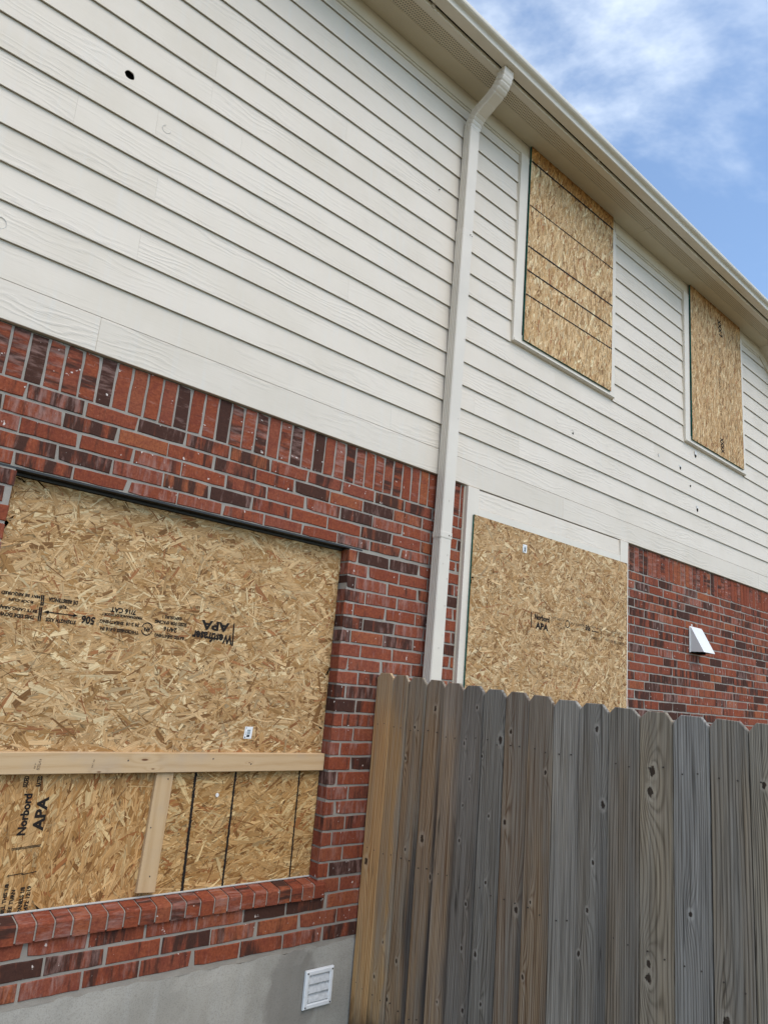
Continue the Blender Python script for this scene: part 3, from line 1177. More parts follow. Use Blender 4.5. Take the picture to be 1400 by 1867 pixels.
def sweep(path, scale=1.0, closed_ends=True):
    """path: list of (x, y, z, scale); profile is carried upright in x and turned in the y-z plane"""
    mm = MB()
    n = len(PROF)
    rings = []
    for i, (x, y, z, s) in enumerate(path):
        a = path[max(i - 1, 0)]
        b = path[min(i + 1, len(path) - 1)]
        ty, tz = b[1] - a[1], b[2] - a[2]
        L = math.hypot(ty, tz)
        ty, tz = ty / L, tz / L
        # in-plane normal of the tangent: (tz, -ty)
        rings.append([(x + px * s * scale, y + py * s * scale * tz, z - py * s * scale * ty) for px, py in PROF])
    vs = [p for r in rings for p in r]
    fs = []
    for i in range(len(path) - 1):
        for k in range(n):
            j = (k + 1) % n
            fs.append((i * n + k, i * n + j, (i + 1) * n + j, (i + 1) * n + k))
    if closed_ends:
        fs.append(tuple(range(n)))
        fs.append(tuple(range(len(path) * n - 1, (len(path) - 1) * n - 1, -1)))
    mm.mesh(vs, fs)
    return mm


YD = -0.0635
xs_at = lambda z: 2.5985 + 0.0073 * (z + 1.07)
p1 = [(xs_at(z), YD, z, 0.975) for z in (GZ + .1, -2.0, -1.0, -0.19)]
sweep(p1).build('lower_pipe', M['spout'], dsp)
p2 = [(xs_at(z), YD, z, 1.0) for z in (-0.165, 0.4, 1.0, 1.98)]
mp = sweep(p2).build('middle_pipe', M['spout'], dsp)
p3 = [(xs_at(z), YD, z, 0.975) for z in (1.975, 2.4, 2.75, 2.865)]
sweep(p3).build('upper_pipe', M['spout'], dsp)
sweep([(xs_at(z), YD, z, s) for z, s in ((-0.195, 1.035), (-0.190, 1.05), (-0.160, 1.05), (-0.155, 1.02))]).build('joint_band', M['spout'], mp)
sweep([(xs_at(z), YD, z, s) for z, s in ((1.975, 1.0), (1.985, 1.025), (2.02, 1.025), (2.025, 0.99))]).build('joint_band', M['spout'], mp)
# elbow: crimped bends as short pleats
path = []
y0, z0 = YD, 2.86
th = 0.0
y, z = y0, z0
TH = rad(62)
for q in range(20):
    path.append((xs_at(2.86), y, z, 0.95 if q % 4 == 2 else 1.0))
    th = TH * (q + 1) / 20
    y -= math.sin(th) * 0.0084
    z += math.cos(th) * 0.0084
L1 = 0.145
y -= math.sin(TH) * L1 * .5
z += math.cos(TH) * L1 * .5
path.append((xs_at(2.86) + .004, y, z, 1.0))
path.append((xs_at(2.86) + .004, y - .003, z + .002, 0.975))
y -= math.sin(TH) * L1 * .5
z += math.cos(TH) * L1 * .5
for q in range(20):
    path.append((xs_at(2.86) + .004, y, z, 0.95 if q % 4 == 2 else 1.0))
    th = TH * (1 - (q + 1) / 20)
    y -= math.sin(th) * 0.0084
    z += math.cos(th) * 0.0084
path.append((xs_at(2.86) + .004, y, max(z + .004, 3.2085), 0.975))
sweep(path).build('elbow', M['spout'], dsp)
m = MB()
for (z, dx, r) in [(0.05, .0, .010), (-.30, .02, .008), (-.45, .03, .008), (-.62, .028, .010), (-.36, -.012, .006), (0.62, .03, .008), (1.2, .036, .008), (-.88, .0, .009), (-.80, .026, .006)]:
    m.disc(xs_at(z) + dx, z, YD - .0395, r * .5, .0012, 8, jit=.3, sx=.8)
m.build('scuff_mark', M['dent'], mp, kind='stuff')
m = MB()
for z in (-0.175, 2.0):
    m.disc(xs_at(z) + .02, z, YD - .0425, .004, .003, 8)
    m.disc(xs_at(z) + .036, z - .004, YD - .0425, .003, .003, 8)
m.build('screw', M['nail'], mp, kind='stuff')

# ------------------------------------------------------------------ flake boards
PAL = np.array([(0.66, 0.445, 0.235), (0.56, 0.352, 0.168), (0.49, 0.292, 0.128), (0.39, 0.215, 0.08), (0.24, 0.118, 0.042), (0.36, 0.155, 0.06), (0.44, 0.31, 0.17), (0.76, 0.58, 0.34)])
PW = np.array([0.22, 0.25, 0.18, 0.13, 0.06, 0.04, 0.03, 0.09])


def flake_mesh(x0, x1, z0, z1, yf, n, seed, ang, spread, lmean, wmean, tint=(1, 1, 1), special=None):
    g = np.random.default_rng(seed)
    cx = g.uniform(x0, x1, n)
    cz = g.uniform(z0, z1, n)
    L = np.clip(g.lognormal(math.log(lmean), 0.55, n), 0.010, 0.15)
    Wd = np.clip(g.lognormal(math.log(wmean), 0.70, n), 0.0014, 0.034)
    Wd = np.minimum(Wd, L * 0.5)
    big = np.argsort(-(L * Wd))
    noise = g.normal(0, 0.25, n)
    order = np.argsort(np.argsort(-(L * Wd)) / n + noise)      # bigger ones mostly underneath
    L, Wd = L[order], Wd[order]
    a = g.normal(ang, spread, n)
    ca, sa = np.cos(a), np.sin(a)
    # 6-point flake with split ends, local (u along, v across)
    e = lambda s: g.uniform(-s, s, n)
    U = np.stack([-L / 2 + e(.25) * L * .25, -L / 2 + e(.5) * L * .3, e(.3) * L * .2, L / 2 + e(.5) * L * .3, L / 2 + e(.25) * L * .25, e(.3) * L * .2], 1)
    V = np.stack([-Wd * .35, -Wd * .1 + e(1) * Wd * .35, Wd * .5, Wd * .3, Wd * -.05 + e(1) * Wd * .35, -Wd * .5], 1)
    V[:, 1] = np.minimum(V[:, 1], Wd * .35)
    # order round the outline: left-low, left-high, mid-high, right-high, right-low, mid-low
    V[:, 1] = Wd * .42
    V[:, 4] = -Wd * .42
    V[:, 0] = -Wd * .40 * g.uniform(.7, 1, n)
    V[:, 3] = Wd * .40 * g.uniform(.7, 1, n)
    X = np.clip(cx[:, None] + U * ca[:, None] - V * sa[:, None], x0, x1)
    Z = np.clip(cz[:, None] + U * sa[:, None] + V * ca[:, None], z0, z1)
    lift = 0.0004 + 0.0016 * np.arange(n) / n
    tu, tv = g.normal(0, .0011, n), g.normal(0, .0012, n)
    Y = yf - lift[:, None] - tu[:, None] * U / L[:, None] - tv[:, None] * V / Wd[:, None]
    Y = np.minimum(Y, yf - 0.0001)
    co = np.stack([X, Y, Z], 2).reshape(-1, 3)
    me = bpy.data.meshes.new('wood_flakes')
    me.vertices.add(n * 6)
    me.vertices.foreach_set('co', co.ravel())
    me.loops.add(n * 6)
    me.loops.foreach_set('vertex_index', np.arange(n * 6, dtype=np.int32)[::-1].copy().reshape(n, 6)[::-1].ravel())
    me.polygons.add(n)
    me.polygons.foreach_set('loop_start', np.arange(n, dtype=np.int32) * 6)
    me.polygons.foreach_set('loop_total', np.full(n, 6, dtype=np.int32))
    me.update(calc_edges=True)
    idx = g.choice(len(PAL), n, p=PW)
    col = PAL[idx] * g.uniform(.84, 1.12, n)[:, None] * np.array(tint)
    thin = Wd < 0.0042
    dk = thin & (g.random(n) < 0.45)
    col[dk] *= 0.45  # some thin flakes darkened to paint the shade in gaps between flakes
    if special is not None:
        col = special(cx, cz, col, g)
    c4 = np.concatenate([np.clip(col, 0.01, .9), np.ones((n, 1))], 1)
    at = me.attributes.new('Col', 'FLOAT_COLOR', 'FACE')
    at.data.foreach_set('color', c4.ravel())
    uvv = np.stack([U, V], 2).reshape(n, 6, 2)[:, ::-1, :]
    # loops were reversed per face
    ul = me.uv_layers.new(name='UVMap')
    ul.data.foreach_set('uv', np.ascontiguousarray(uvv).ravel())
    me.materials.append(M['flakes'])
    me.update()
    return me


FLAKE_DENS = 1.0


def flake_board(label, x0, x1, z0, z1, yf, th, seed, ang, spread, dens, lmean, wmean, tint=(1, 1, 1), edge='core', special=None, name='plywood_board', patches=()):
    t = empty(name, ((x0 + x1) / 2, yf + th / 2, z0), label, 'wood board')
    m = MB()
    vs = [(x, y, z) for x in (x0, x1) for y in (yf, yf + th) for z in (z0, z1)]
    m.mesh(vs, [(0, 4, 5, 1), (2, 3, 7, 6)], 0)
    m.mesh(vs, [(0, 1, 3, 2), (4, 6, 7, 5), (0, 2, 6, 4), (1, 5, 7, 3)], 1)
    m.build('board_core', [M['core'], M[edge]], t)
    n = int((x1 - x0) * (z1 - z0) * dens * FLAKE_DENS)
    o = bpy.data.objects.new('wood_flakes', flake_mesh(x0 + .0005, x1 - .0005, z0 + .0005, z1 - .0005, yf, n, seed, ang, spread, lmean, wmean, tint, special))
    link(o, t)
    o['kind'] = 'stuff'
    return t


def lettering(parent, items, y, mat='ink', bold=False):
    for body, cx, cz, w, h, ang in items:
        cu = bpy.data.curves.new('lettering', 'FONT')
        cu.body = body
        cu.resolution_u = 2
        cu.offset = 0.040 if bold else 0.040
        tmp = bpy.data.objects.new('lettering_source', cu)
        COL.objects.link(tmp)
        bpy.context.view_layer.update()
        dg = bpy.context.evaluated_depsgraph_get()
        me = bpy.data.meshes.new_from_object(tmp.evaluated_get(dg))
        bpy.data.objects.remove(tmp)
        n = len(me.vertices)
        co = np.empty(n * 3)
        me.vertices.foreach_get('co', co)
        co = co.reshape(-1, 3)
        mn, mx = co.min(0), co.max(0)
        u = (co[:, 0] - (mn[0] + mx[0]) / 2) / (mx[0] - mn[0]) * w
        v = (co[:, 1] - (mn[1] + mx[1]) / 2) / (mx[1] - mn[1]) * h
        ca, sa = math.cos(rad(ang)), math.sin(rad(ang))
        out = np.stack([cx + u * ca - v * sa, np.full(n, y), cz + u * sa + v * ca], 1)
        me.vertices.foreach_set('co', out.ravel())
        me.materials.clear()
        me.materials.append(M[mat])
        me.update()
        me.name = 'printed_lettering'
        o = bpy.data.objects.new('printed_lettering', me)
        link(o, parent)


def stroke(parent, pts, w, y, mat='ink', jag=0.25, name='ink_line', step=0.012):
    """a slightly ragged printed line through pts"""
    m = MB()
    for (a, b) in zip(pts, pts[1:]):
        L = math.hypot(b[0] - a[0], b[1] - a[1])
        n = max(1, int(L / step))
        ux, uz = (b[0] - a[0]) / L, (b[1] - a[1]) / L
        prev = None
        for k in range(n + 1):
            s = L * k / n
            w1, w2 = w / 2 * (1 + random.uniform(-jag, jag)), w / 2 * (1 + random.uniform(-jag, jag))
            c = (a[0] + ux * s, a[1] + uz * s)
            cur = ((c[0] - uz * w1, y, c[1] + ux * w1), (c[0] + uz * w2, y, c[1] - ux * w2))
            if prev:
                m.face([prev[0], prev[1], cur[1], cur[0]])
            prev = cur
    return m.build(name, M[mat], parent)


def sticker(parent, x0, x1, z0, z1, y, lean=0.0):
    m = MB()
    f = lambda u, v: (x0 + (x1 - x0) * u + lean * v, z0 + (z1 - z0) * v)
    def quad(u0, u1, v0, v1, yy, mi):
        p = [f(u0, v0), f(u1, v0), f(u1, v1), f(u0, v1)]
        m.face([(a, yy, b) for a, b in p], mi=mi)
    quad(0, 1, 0, 1, y, 0)
    quad(.36, .72, .13, .32, y - .0004, 1)
    v = .36
    while v < .74:
        h = random.choice((.018, .03, .04))
        quad(.36, .76, v, v + h, y - .0004, 2 if random.random() < .6 else 1)
        v += h + random.choice((.012, .02))
    quad(.10, .24, .05, .17, y - .0004, 1)
    quad(.14, .20, .80, .95, y - .0004, 1)
    quad(.20, .26, .28, .6, y - .0004, 2)
    m.build('barcode_sticker', [M['paper'], M['print'], M['grey_print']], parent)


# --- ground floor window: upper sheet
YA = 0.0745
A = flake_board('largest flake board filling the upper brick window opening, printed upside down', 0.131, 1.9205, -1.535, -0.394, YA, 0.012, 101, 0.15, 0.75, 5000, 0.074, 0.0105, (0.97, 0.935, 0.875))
lettering(A, [
    ('MAY BE REQUIRED', 0.259, -0.885, 0.154, 0.0165, 179.8), ('ROOF CLIPS', 0.263, -0.911, 0.099, 0.0120, 179.7),
    ('ESTE LADO ABAJO', 0.253, -0.945, 0.161, 0.0164, 179.4), ('THIS SIDE DOWN', 0.254, -0.974, 0.151, 0.0163, 180.0),
    ('DE RESISTENCIA', 0.433, -0.889, 0.124, 0.0171, 180.5), ('EJE', 0.435, -0.914, 0.030, 0.0165, 179.8),
    ('STRENGTH AXIS', 0.438, -0.975, 0.127, 0.0170, 180.5), ('7/16 CAT', 0.703, -0.898, 0.119, 0.0247, 179.2),
    ('PERFORMANCE CATEGORY', 0.702, -0.921, 0.190, 0.0131, 180.6), ('PS 2-18  SHEATHING', 0.695, -0.954, 0.181, 0.0159, 180.4),
    ('THICKNESS 0.418 IN.', 0.699, -0.987, 0.185, 0.0158, 179.5), ('EXPOSURE 1', 0.944, -0.899, 0.098, 0.0152, 180.2),
    ('SIZED FOR SPACING', 0.942, -0.925, 0.163, 0.0167, 180.5), ('24/16', 0.942, -0.956, 0.069, 0.0227, 178.5),
    ('RATED SHEATHING', 0.944, -0.989, 0.150, 0.0166, 179.4), ('APA', 0.828, -0.967, 0.034, 0.0200, 180.4),
], YA - .0034)
lettering(A, [('506', 0.552, -0.958, 0.060, 0.0365, 177.5), ('Westfraser', 1.171, -0.969, 0.225, 0.0480, 179.0), ('APA', 1.179, -0.912, 0.156, 0.0460, 180.2)], YA - .0034, bold=True)
for a, b in (((.341, -.876), (.345, -.920)), ((.349, -.876), (.353, -.920)), ((.342, -.927), (.346, -.986)), ((.350, -.927), (.354, -.986))):
    stroke(A, [a, b], .0058, YA - .0034)
stroke(A, [(1.281, -.886), (1.288, -1.0)], .0075, YA - .0034)
stroke(A, [(.374, -.944), (.494, -.946)], .005, YA - .0034)
m = MB()
for x, s in ((.362, 1), (.506, -1)):
    m.face([(x, YA - .0034, -.945), (x + s * .02, YA - .0034, -.937), (x + s * .02, YA - .0034, -.953)])
m.build('ink_arrow', M['ink'], A)
m = MB()
for k in range(24):
    a, b = 2 * math.pi * k / 24, 2 * math.pi * (k + 1) / 24
    if k in (0, 11, 12, 23):
        continue
    m.face([(0.828 + r * math.cos(t), YA - .0034, -0.966 + r * math.sin(t) * 1.08) for r, t in ((.024, a), (.024, b), (.0285, b), (.0285, a))])
m.build('ink_ring', M['ink'], A)
sticker(A, 1.418, 1.464, -1.448, -1.390, YA - .0042, 0.004)

# lower sheets
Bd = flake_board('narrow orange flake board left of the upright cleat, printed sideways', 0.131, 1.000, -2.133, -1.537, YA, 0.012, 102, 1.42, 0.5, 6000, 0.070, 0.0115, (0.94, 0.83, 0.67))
lettering(Bd, [('MILL THIS 1/8', 0.423, -2.079, 0.117, 0.0152, 91.0), ('SEE TURN', 0.450, -2.090, 0.090, 0.0154, 89.0),
               ('PANELS 1/8', 0.486, -2.085, 0.094, 0.0169, 91.0), ('1472 12:19', 0.510, -2.085, 0.098, 0.0171, 91.0),
               ('SIZED', 0.420, -1.634, 0.045, 0.0184, 90.5), ('RATED', 0.472, -1.633, 0.043, 0.0188, 89.5), ('Norbord', 0.439, -1.761, 0.160, 0.0341, 89.7)], YA - .0034)
lettering(Bd, [('APA', 0.501, -1.762, 0.134, 0.0444, 89.3)], YA - .0034, bold=True)
for a, b in (((.413, -1.890), (.526, -1.882)), ((.415, -1.895), (.525, -1.887)), ((.415, -1.991), (.476, -1.986)), ((.470, -1.991), (.526, -1.984))):
    stroke(Bd, [a, b], .0028, YA - .0034)
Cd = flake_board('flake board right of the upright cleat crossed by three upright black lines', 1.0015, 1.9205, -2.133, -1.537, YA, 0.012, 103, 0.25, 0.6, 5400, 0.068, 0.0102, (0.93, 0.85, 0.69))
for (a, b, w) in (((1.181, -1.538), (1.194, -2.131), .013), ((1.401, -1.538), (1.404, -2.131), .011), ((1.788, -1.538), (1.795, -2.131), .0085)):
    stroke(Cd, [a, b], w, YA - .0036, jag=.30, step=.006)
m = MB()
m.disc(1.313, -1.714, YA - .007, 0.008, 0.005, 9, jit=.3)
m.build('foam_blob', M['foam'], Cd)

# horizontal stud and upright cleat
tb = empty('wooden_stud', (1.02, 0.055, -1.60), 'long horizontal pine stud nailed across the boarded window', 'timber')
m = MB()
m.box(0.1315, 1.9185, 0.0350, 0.0725, -1.6015, -1.5150, bev=.0025)
tl = m.build('timber_length', M['lumber'], tb)
lettering(tb, [('STUD', 0.448, -1.563, 0.044, 0.012, 84.0), ('S-DRY', 0.432, -1.572, 0.03, 0.006, 84.0), ('019.15', 0.669, -1.560, 0.034, 0.008, 84.0)], 0.0342, 'faint')
m = MB()
for x, z in ((.823, -1.548), (1.245, -1.541), (1.46, -1.566)):
    m.disc(x, z, 0.0343, .004, .001, 8, jit=.2)
m.build('nail_head', M['nail'], tl, kind='stuff')
cl = empty('wooden_cleat', (1.01, 0.065, -2.11), 'short upright pine cleat under the horizontal stud', 'timber')
m = MB()
vs = []
for y, i in ((0.0520, .002), (0.0540, 0), (0.0725, 0)):
    vs += [(0.9645 + i, y, -2.110 + i), (1.0515 - i, y, -2.116 + i), (1.0600 - i, y, -1.6030 - i), (0.9770 + i, y, -1.6030 - i)]
fs = [(0, 1, 2, 3), (11, 10, 9, 8)]
for b in (0, 4):
    for k in range(4):
        j = (k + 1) % 4
        fs.append((b + 4 + k, b + 4 + j, b + j, b + k))
m.mesh(vs, fs)
tl = m.build('timber_length', M['cleat'], cl)
m = MB()
for x, z in ((1.035, -1.632), (0.985, -1.84), (1.015, -2.045)):
    m.disc(x, z, 0.0513, .0035, .001, 8, jit=.2)
m.build('nail_head', M['nail'], tl, kind='stuff')

# --- big patio sheet
YB = -0.0475
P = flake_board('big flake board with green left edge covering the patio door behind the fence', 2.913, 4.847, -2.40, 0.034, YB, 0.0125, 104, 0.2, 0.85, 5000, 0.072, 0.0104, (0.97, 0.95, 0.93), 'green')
lettering(P, [('RATED SHEATHING', 3.889, -0.548, 0.149, 0.0175, -1.0), ('24/16', 3.902, -0.580, 0.070, 0.0200, -1.0), ('SIZED FOR SPACING', 3.902, -0.609, 0.149, 0.0175, -1.0),
              ('EXPOSURE 1', 3.886, -0.631, 0.070, 0.0174, -1.0), ('THICKNESS 0.418 IN.', 4.134, -0.557, 0.187, 0.0206, 0.0), ('PS 2-18', 4.221, -0.513, 0.111, 0.0183, -.4),
              ('7/16 CAT', 4.072, -0.606, 0.077, 0.0178, 0.2), ('STRENGTH AXIS', 4.371, -0.555, 0.104, 0.0159, -1.0), ('THIS SIDE DOWN', 4.668, -0.562, 0.300, 0.0246, -1.0),
              ('ESTE LADO ABAJO', 4.642, -0.595, 0.309, 0.0217, -1.0), ('MAY BE REQUIRED', 4.664, -0.640, 0.289, 0.0271, -2.0), ('DE RESISTENCIA', 4.376, -0.638, 0.109, 0.0210, -2.0)], YB - .0034, 'faint')
lettering(P, [('Norbord', 3.693, -0.565, 0.174, 0.0415, -2.0), ('506', 4.276, -0.570, 0.066, 0.0444, -2.0)], YB - .0034)
lettering(P, [('APA', 3.694, -0.625, 0.151, 0.0480, -2.0)], YB - .0034, bold=True)
stroke(P, [(3.562, -.536), (3.573, -.645)], .008, YB - .0034)
stroke(P, [(4.458, -.553), (4.463, -.662)], .012, YB - .0034, 'faint')
stroke(P, [(4.330, -.585), (4.424, -.587)], .006, YB - .0034)
m = MB()
for k in range(20):
    a, b = 2 * math.pi * k / 20, 2 * math.pi * (k + 1) / 20
    m.face([(4.006 + r * math.cos(t), YB - .0034, -0.571 + r * math.sin(t)) for r, t in ((.023, a), (.023, b), (.029, b), (.029, a))])
m.build('ink_ring', M['ink'], P)
sticker(P, 3.437, 3.484, -0.127, -0.069, YB - .0042, 0.0)


# --- upper windows
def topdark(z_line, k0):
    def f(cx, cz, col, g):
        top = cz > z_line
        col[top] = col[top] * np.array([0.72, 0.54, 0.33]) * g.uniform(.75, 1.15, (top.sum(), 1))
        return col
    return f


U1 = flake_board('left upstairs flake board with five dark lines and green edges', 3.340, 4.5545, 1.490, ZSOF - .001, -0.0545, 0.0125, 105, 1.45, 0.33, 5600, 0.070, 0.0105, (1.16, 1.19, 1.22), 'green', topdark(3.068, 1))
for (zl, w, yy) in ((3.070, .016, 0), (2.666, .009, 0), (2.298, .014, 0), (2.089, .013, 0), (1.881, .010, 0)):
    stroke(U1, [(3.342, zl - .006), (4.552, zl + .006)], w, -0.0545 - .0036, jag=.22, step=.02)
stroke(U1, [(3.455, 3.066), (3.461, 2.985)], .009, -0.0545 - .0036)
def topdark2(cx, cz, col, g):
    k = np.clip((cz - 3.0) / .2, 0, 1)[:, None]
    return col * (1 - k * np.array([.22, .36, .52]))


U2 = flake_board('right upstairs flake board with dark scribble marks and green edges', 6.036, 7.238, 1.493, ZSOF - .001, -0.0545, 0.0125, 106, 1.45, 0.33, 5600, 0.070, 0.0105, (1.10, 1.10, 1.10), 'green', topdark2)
lettering(U2, [('XXX 7', 6.711, 2.981, 0.200, 0.085, -78), ('XXXX', 6.702, 1.620, 0.170, 0.075, -81)], -0.0545 - .0036)
lettering(U2, [('THIS SIDE DOWN', 6.70, 2.60, 0.30, 0.05, -88), ('RATED SHEATHING', 6.68, 2.30, 0.26, 0.05, -88), ('24/16', 6.69, 2.02, 0.14, 0.05, -88)], -0.0545 - .0036, 'faint')

# ------------------------------------------------------------------ vents
hd = empty('vent_hood', (6.14, 0.0, -0.59), 'white wedge shaped vent hood sticking out of the right brick wall', 'vent')
m = MB()
X0, X1, ZT, ZB, D = 6.030, 6.255, -0.361, -0.588, 0.135
t_ = 0.004
vs = [(X0, -.002, ZT), (X0, -.016, ZT), (X0, -D, ZB), (X0, -.002, ZB), (X1, -.002, ZT), (X1, -.016, ZT), (X1, -D, ZB), (X1, -.002, ZB)]
ins = [(X0 + t_, -.002, ZT - t_), (X0 + t_, -.014, ZT - t_), (X0 + t_, -D + t_ * 1.5, ZB), (X0 + t_, -.002, ZB), (X1 - t_, -.002, ZT - t_), (X1 - t_, -.014, ZT - t_), (X1 - t_, -D + t_ * 1.5, ZB), (X1 - t_, -.002, ZB)]
vs = vs + ins
fs = [(0, 3, 2, 1), (4, 5, 6, 7), (0, 1, 5, 4), (1, 2, 6, 5),
      (8, 9, 10, 11), (12, 15, 14, 13), (8, 12, 13, 9), (9, 13, 14, 10),
      (2, 3, 11, 10), (6, 14, 15, 7), (2, 10, 14, 6)]
m.mesh(vs, fs)
m.build('hood_shell', M['hood'], hd)
sbox('back_flange', M['hood'], hd, X0 - .009, X1 + .009, -.0065, -.0008, ZB - .006, ZT + .009, bev=.001)
m = MB()
m.box(X0 + .006, X1 - .006, -.0076, -.0066, ZB + .004, ZT - .03)
m.box(X0 + .01, X1 - .01, -.05, -.0080, ZB - .012, ZB + .014)
m.build('duct_mouth', M['dark'], hd)
m = MB()
m.disc(X0 + .045, ZT + .022, -.003, .012, .004, 9, jit=.2)
m.build('sealant_dab', M['patch'], hd)

lv = empty('louvre_vent', (1.99, -0.005, -2.735), 'square white louvred vent low on the concrete foundation', 'vent')
m = MB()
x0, x1, z0, z1 = 1.9005, 2.0785, -2.7315, -2.5555
b = .027
for a in ((x0, x1, z0, z0 + b), (x0, x1, z1 - b, z1), (x0, x0 + b, z0 + b, z1 - b), (x1 - b, x1, z0 + b, z1 - b)):
    pass
ring = lambda y, i: [(x0 + i, y, z0 + i), (x1 - i, y, z0 + i), (x1 - i, y, z1 - i), (x0 + i, y, z1 - i)]
vs = ring(-.001, 0) + ring(-.012, .001) + ring(-.016, .006) + ring(-.016, .020) + ring(-.011, .026)
fs = []
for s in range(4):
    for k in range(4):
        j = (k + 1) % 4
        fs.append((s * 4 + k, s * 4 + j, (s + 1) * 4 + j, (s + 1) * 4 + k))
m.mesh(vs, fs)
vf = m.build('vent_frame', M['white'], lv)
h = (z1 - z0 - 2 * .026) / 3
for k in range(3):
    zz = z0 + .026 + k * h
    m = MB()
    m.prism([(-.0135, zz + .001), (-.0155, zz + .006), (-.0125, zz + h * .45), (-.0075, zz + h * .8), (-.0045, zz + h - .0005), (-.002, zz + h - .0005), (-.002, zz + .001)], x0 + .0262, x1 - .0262)
    m.build('louvre_slat', M['greyplastic'], lv)
m = MB()
for x in (x0 + .012, x1 - .012):
    for z in (z0 + .012, z1 - .012):
        m.disc(x, z, -.0175, .0042, .002, 8)
m.build('screw', M['nail'], vf, kind='stuff')

# ------------------------------------------------------------------ fence
FX, FY, FA = 2.2134, -0.006, -0.05413
FD = Vector((math.sin(FA), -math.cos(FA), 0))
FW = 0.1405
fence = empty('wooden_fence', (2.12, -1.6, GZ), 'weathered dog-eared wooden fence running out from the brick wall', 'fence')
KN = [(0.354, -1.331, 1), (0.499, -1.223, 1.5), (0.297, -1.495, 1.2), (0.731, -1.369, 1), (0.805, -1.194, 1), (0.964, -1.329, 2), (1.023, -1.285, 1.2), (0.852, -1.415, 0.8), (1.23, -1.434, 1.1), (0.781, -1.528, 0.8), (0.745, -1.653, 0.8), (0.736, -1.813, 1), (0.462, -1.86, 2), (0.347, -1.936, 1), (0.54, -2.02, 1.2), (1.009, -1.68, 1.4), (0.913, -1.671, 0.9), (0.801, -2.071, 1), (0.912, -1.953, 0.9), (1.093, -2.017, 1.6), (1.171, -1.965, 0.8), (0.789, -2.258, 1), (0.873, -2.257, 1.3), (0.34, -2.452, 1.2), (0.232, -2.4, 0.9), (0.186, -2.573, 1), (1.143, -2.257, 1), (0.29, -2.64, 1.1), (0.817, -2.5, 1.2), (0.918, -2.44, 1), (0.647, -2.524, 0.8), (0.037, -2.062, 2.2), (1.493, -1.227, 1.3), (1.526, -1.516, 1.6), (1.742, -1.358, 2.0), (1.733, -1.434, 2.0), (1.483, -1.739, 1), (1.461, -1.917, 1), (1.424, -2.083, 1.1), (2.156, -1.344, 1.2), (1.889, -1.814, 1.2), (1.727, -2.023, 1.4), (1.725, -2.069, 1.9), (2.008, -2.108, 2.0)]
TOPS = [-1.058, -1.066, -1.071, -1.079, -1.084, -1.091, -1.100, -1.106, -1.112, -1.121, -1.125, -1.132, -1.135, -1.140, -1.141, -1.143]
KB = 1.0


def lin(r, g, b, k=1.0):
    f = lambda c: ((c / 255 + .055) / 1.055) ** 2.4 * k
    return (f(r) * 1.03, f(g), f(b) * 0.97)


DKB = lin(92, 62, 38)
DKG = lin(72, 66, 58)
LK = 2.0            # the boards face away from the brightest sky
spec = [  # brown, grey, grey share, grain dark, grain freq, grey edge streak, dark edge stain
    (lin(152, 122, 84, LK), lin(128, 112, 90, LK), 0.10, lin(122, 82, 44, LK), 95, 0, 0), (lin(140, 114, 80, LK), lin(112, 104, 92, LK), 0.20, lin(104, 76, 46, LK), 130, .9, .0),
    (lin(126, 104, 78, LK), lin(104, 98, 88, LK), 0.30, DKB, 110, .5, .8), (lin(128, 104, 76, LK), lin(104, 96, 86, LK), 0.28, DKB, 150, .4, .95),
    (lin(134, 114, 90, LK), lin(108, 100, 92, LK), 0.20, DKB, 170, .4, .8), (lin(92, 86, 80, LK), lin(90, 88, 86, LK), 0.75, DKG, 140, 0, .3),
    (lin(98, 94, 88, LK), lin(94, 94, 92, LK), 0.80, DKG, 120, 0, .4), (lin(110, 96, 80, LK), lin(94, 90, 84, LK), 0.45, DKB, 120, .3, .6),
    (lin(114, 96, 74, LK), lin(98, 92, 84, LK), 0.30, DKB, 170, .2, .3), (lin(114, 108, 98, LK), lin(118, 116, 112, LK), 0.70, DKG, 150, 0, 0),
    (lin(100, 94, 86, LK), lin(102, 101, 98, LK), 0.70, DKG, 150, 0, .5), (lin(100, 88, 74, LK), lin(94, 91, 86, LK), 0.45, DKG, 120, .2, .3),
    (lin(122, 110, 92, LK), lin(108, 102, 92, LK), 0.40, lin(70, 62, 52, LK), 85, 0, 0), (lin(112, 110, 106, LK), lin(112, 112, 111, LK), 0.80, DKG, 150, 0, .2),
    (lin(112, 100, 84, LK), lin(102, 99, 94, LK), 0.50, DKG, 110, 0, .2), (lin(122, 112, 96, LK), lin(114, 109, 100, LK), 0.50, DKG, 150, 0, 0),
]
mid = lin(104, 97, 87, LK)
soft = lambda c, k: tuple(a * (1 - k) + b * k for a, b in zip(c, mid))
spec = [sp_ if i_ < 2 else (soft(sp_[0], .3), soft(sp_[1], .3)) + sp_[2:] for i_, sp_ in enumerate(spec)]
pr = random.Random(21)
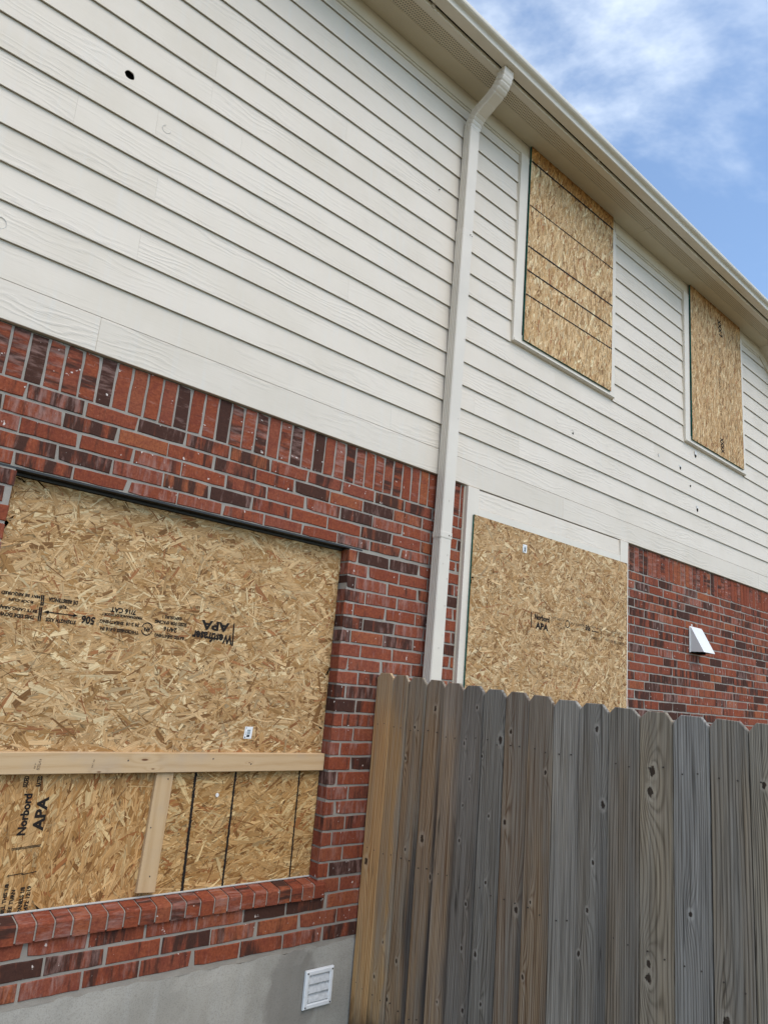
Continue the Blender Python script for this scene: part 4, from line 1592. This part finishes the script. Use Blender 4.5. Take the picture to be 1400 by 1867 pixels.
for i in range(34):
    s0, s1 = i * FW, (i + 1) * FW
    w = FW - (0.0034 if i else 0.0008)
    zt = TOPS[i] if i < len(TOPS) else -1.145 - 0.004 * (i - 15)
    kn = [((s - (s0 + s1) / 2), z, k) for s, z, k in KN if s0 <= s < s1]
    if i >= 16:
        kn = [(pr.uniform(-.04, .04), pr.uniform(-2.6, -1.3), pr.uniform(.8, 1.6)) for _ in range(3)]
    tn, gr, gm, dk, gx, stv, stn = spec[i] if i < len(spec) else spec[pr.randrange(7, 16)]
    kb = lambda c: tuple(min(.7, q * KB) for q in c)
    mat = mat_picket(i, kb(tn), kb(gr), gm, kb(dk), kn, i + 1.3, gx, stv, stn)
    hw = w / 2
    ear = 0.030
    zb = GZ + 0.04 + pr.uniform(-.01, .01)
    j = lambda q: pr.uniform(-q, q)
    bow = j(.002)
    # outline with a few points up each long side for a slightly uneven edge
    left = [(-hw + j(.0007), zb + (zt - ear - zb) * k / 6) for k in range(7)]
    right = [(hw + j(.0007), zb + (zt - ear * pr.uniform(.85, 1.15) - zb) * k / 6) for k in range(7)]
    outl = right + [(hw - ear * .95, zt + j(.002)), (-hw + ear * pr.uniform(.85, 1.1), zt + j(.002))] + left[::-1]
    n = len(outl)
    bv = 0.0022
    th = 0.0155
    cxm = 0
    inn = []
    for (x, z) in outl:
        inn.append((x - math.copysign(bv, x), z - (bv if z > zt - ear * 1.3 else 0)))
    vs = [(x, 0.0, z) for x, z in inn] + [(x, bv, z) for x, z in outl] + [(x, th, z) for x, z in outl]
    fs = [tuple(range(n)), tuple(range(3 * n - 1, 2 * n - 1, -1))]
    for k in range(n):
        q = (k + 1) % n
        fs.append((n + k, n + q, q, k))
        fs.append((2 * n + k, 2 * n + q, n + q, n + k))
    m = MB()
    m.mesh(vs, fs)
    o = m.build('picket', mat, None)
    o.parent = fence
    o.matrix_parent_inverse = Matrix.Translation(-Vector(fence.location))
    c = Vector((FX, FY, 0)) + FD * ((s0 + s1) / 2)
    d0 = 0.0 if i not in (0, 2, 3, 10) else {0: -.003, 2: -.004, 3: .003, 10: -.003}[i]
    nrm = Vector((-FD[1], FD[0], 0))
    o.location = c + nrm * (d0 + j(.0015))
    o.rotation_euler = (j(.002), j(.0015), math.atan2(FD[1], FD[0]) + j(.006))
nrm = Vector((-FD[1], FD[0], 0))
mrail = mat_plain('fence_rail', (0.22, 0.18, 0.13), 0.9, 0.25, 9)
for z in (-1.37, -2.0, -2.65):
    m = MB()
    a = Vector((FX, FY, 0)) + nrm * 0.017
    bnd = a + FD * (34 * FW)
    vs = []
    for pnt in (a, bnd):
        for dn, dz in ((0, 0), (.038, 0), (.038, .089), (0, .089)):
            q = pnt + nrm * dn
            vs.append((q[0], q[1], z + dz - .045))
    m.mesh(vs, [(0, 1, 2, 3), (7, 6, 5, 4), (0, 4, 5, 1), (1, 5, 6, 2), (2, 6, 7, 3), (3, 7, 4, 0)])
    m.build('rail', mrail, fence)
for s in (0.10, 2.4, 4.6):
    q = Vector((FX, FY, 0)) + nrm * 0.101 + FD * s
    m = MB()
    m.box(q[0] - .045, q[0] + .045, q[1] - .045, q[1] + .045, GZ, -1.22)
    m.build('post', mrail, fence)
m = MB()
for i in range(34):
    for z in (-1.345, -1.99, -2.655):
        for dx in (-.03, .032):
            s = (i + .5) * FW + dx + pr.uniform(-.006, .006)
            q = Vector((FX, FY, 0)) + FD * s - nrm * 0.0038
            zz = z + pr.uniform(-.01, .01)
            r = .0029
            nn = 8
            i0 = len(m.v)
            vs = [(q[0] + FD[0] * r * math.cos(2 * math.pi * k / nn), q[1] + FD[1] * r * math.cos(2 * math.pi * k / nn), zz + r * math.sin(2 * math.pi * k / nn)) for k in range(nn)]
            vs += [(x + nrm[0] * .005, y + nrm[1] * .005, zq) for x, y, zq in vs]
            fs = [tuple(range(nn))] + [(k, nn + k, nn + (k + 1) % nn, (k + 1) % nn) for k in range(nn)]
            m.mesh(vs, fs)
m.build('nail_head', M['nail'], fence, kind='stuff')
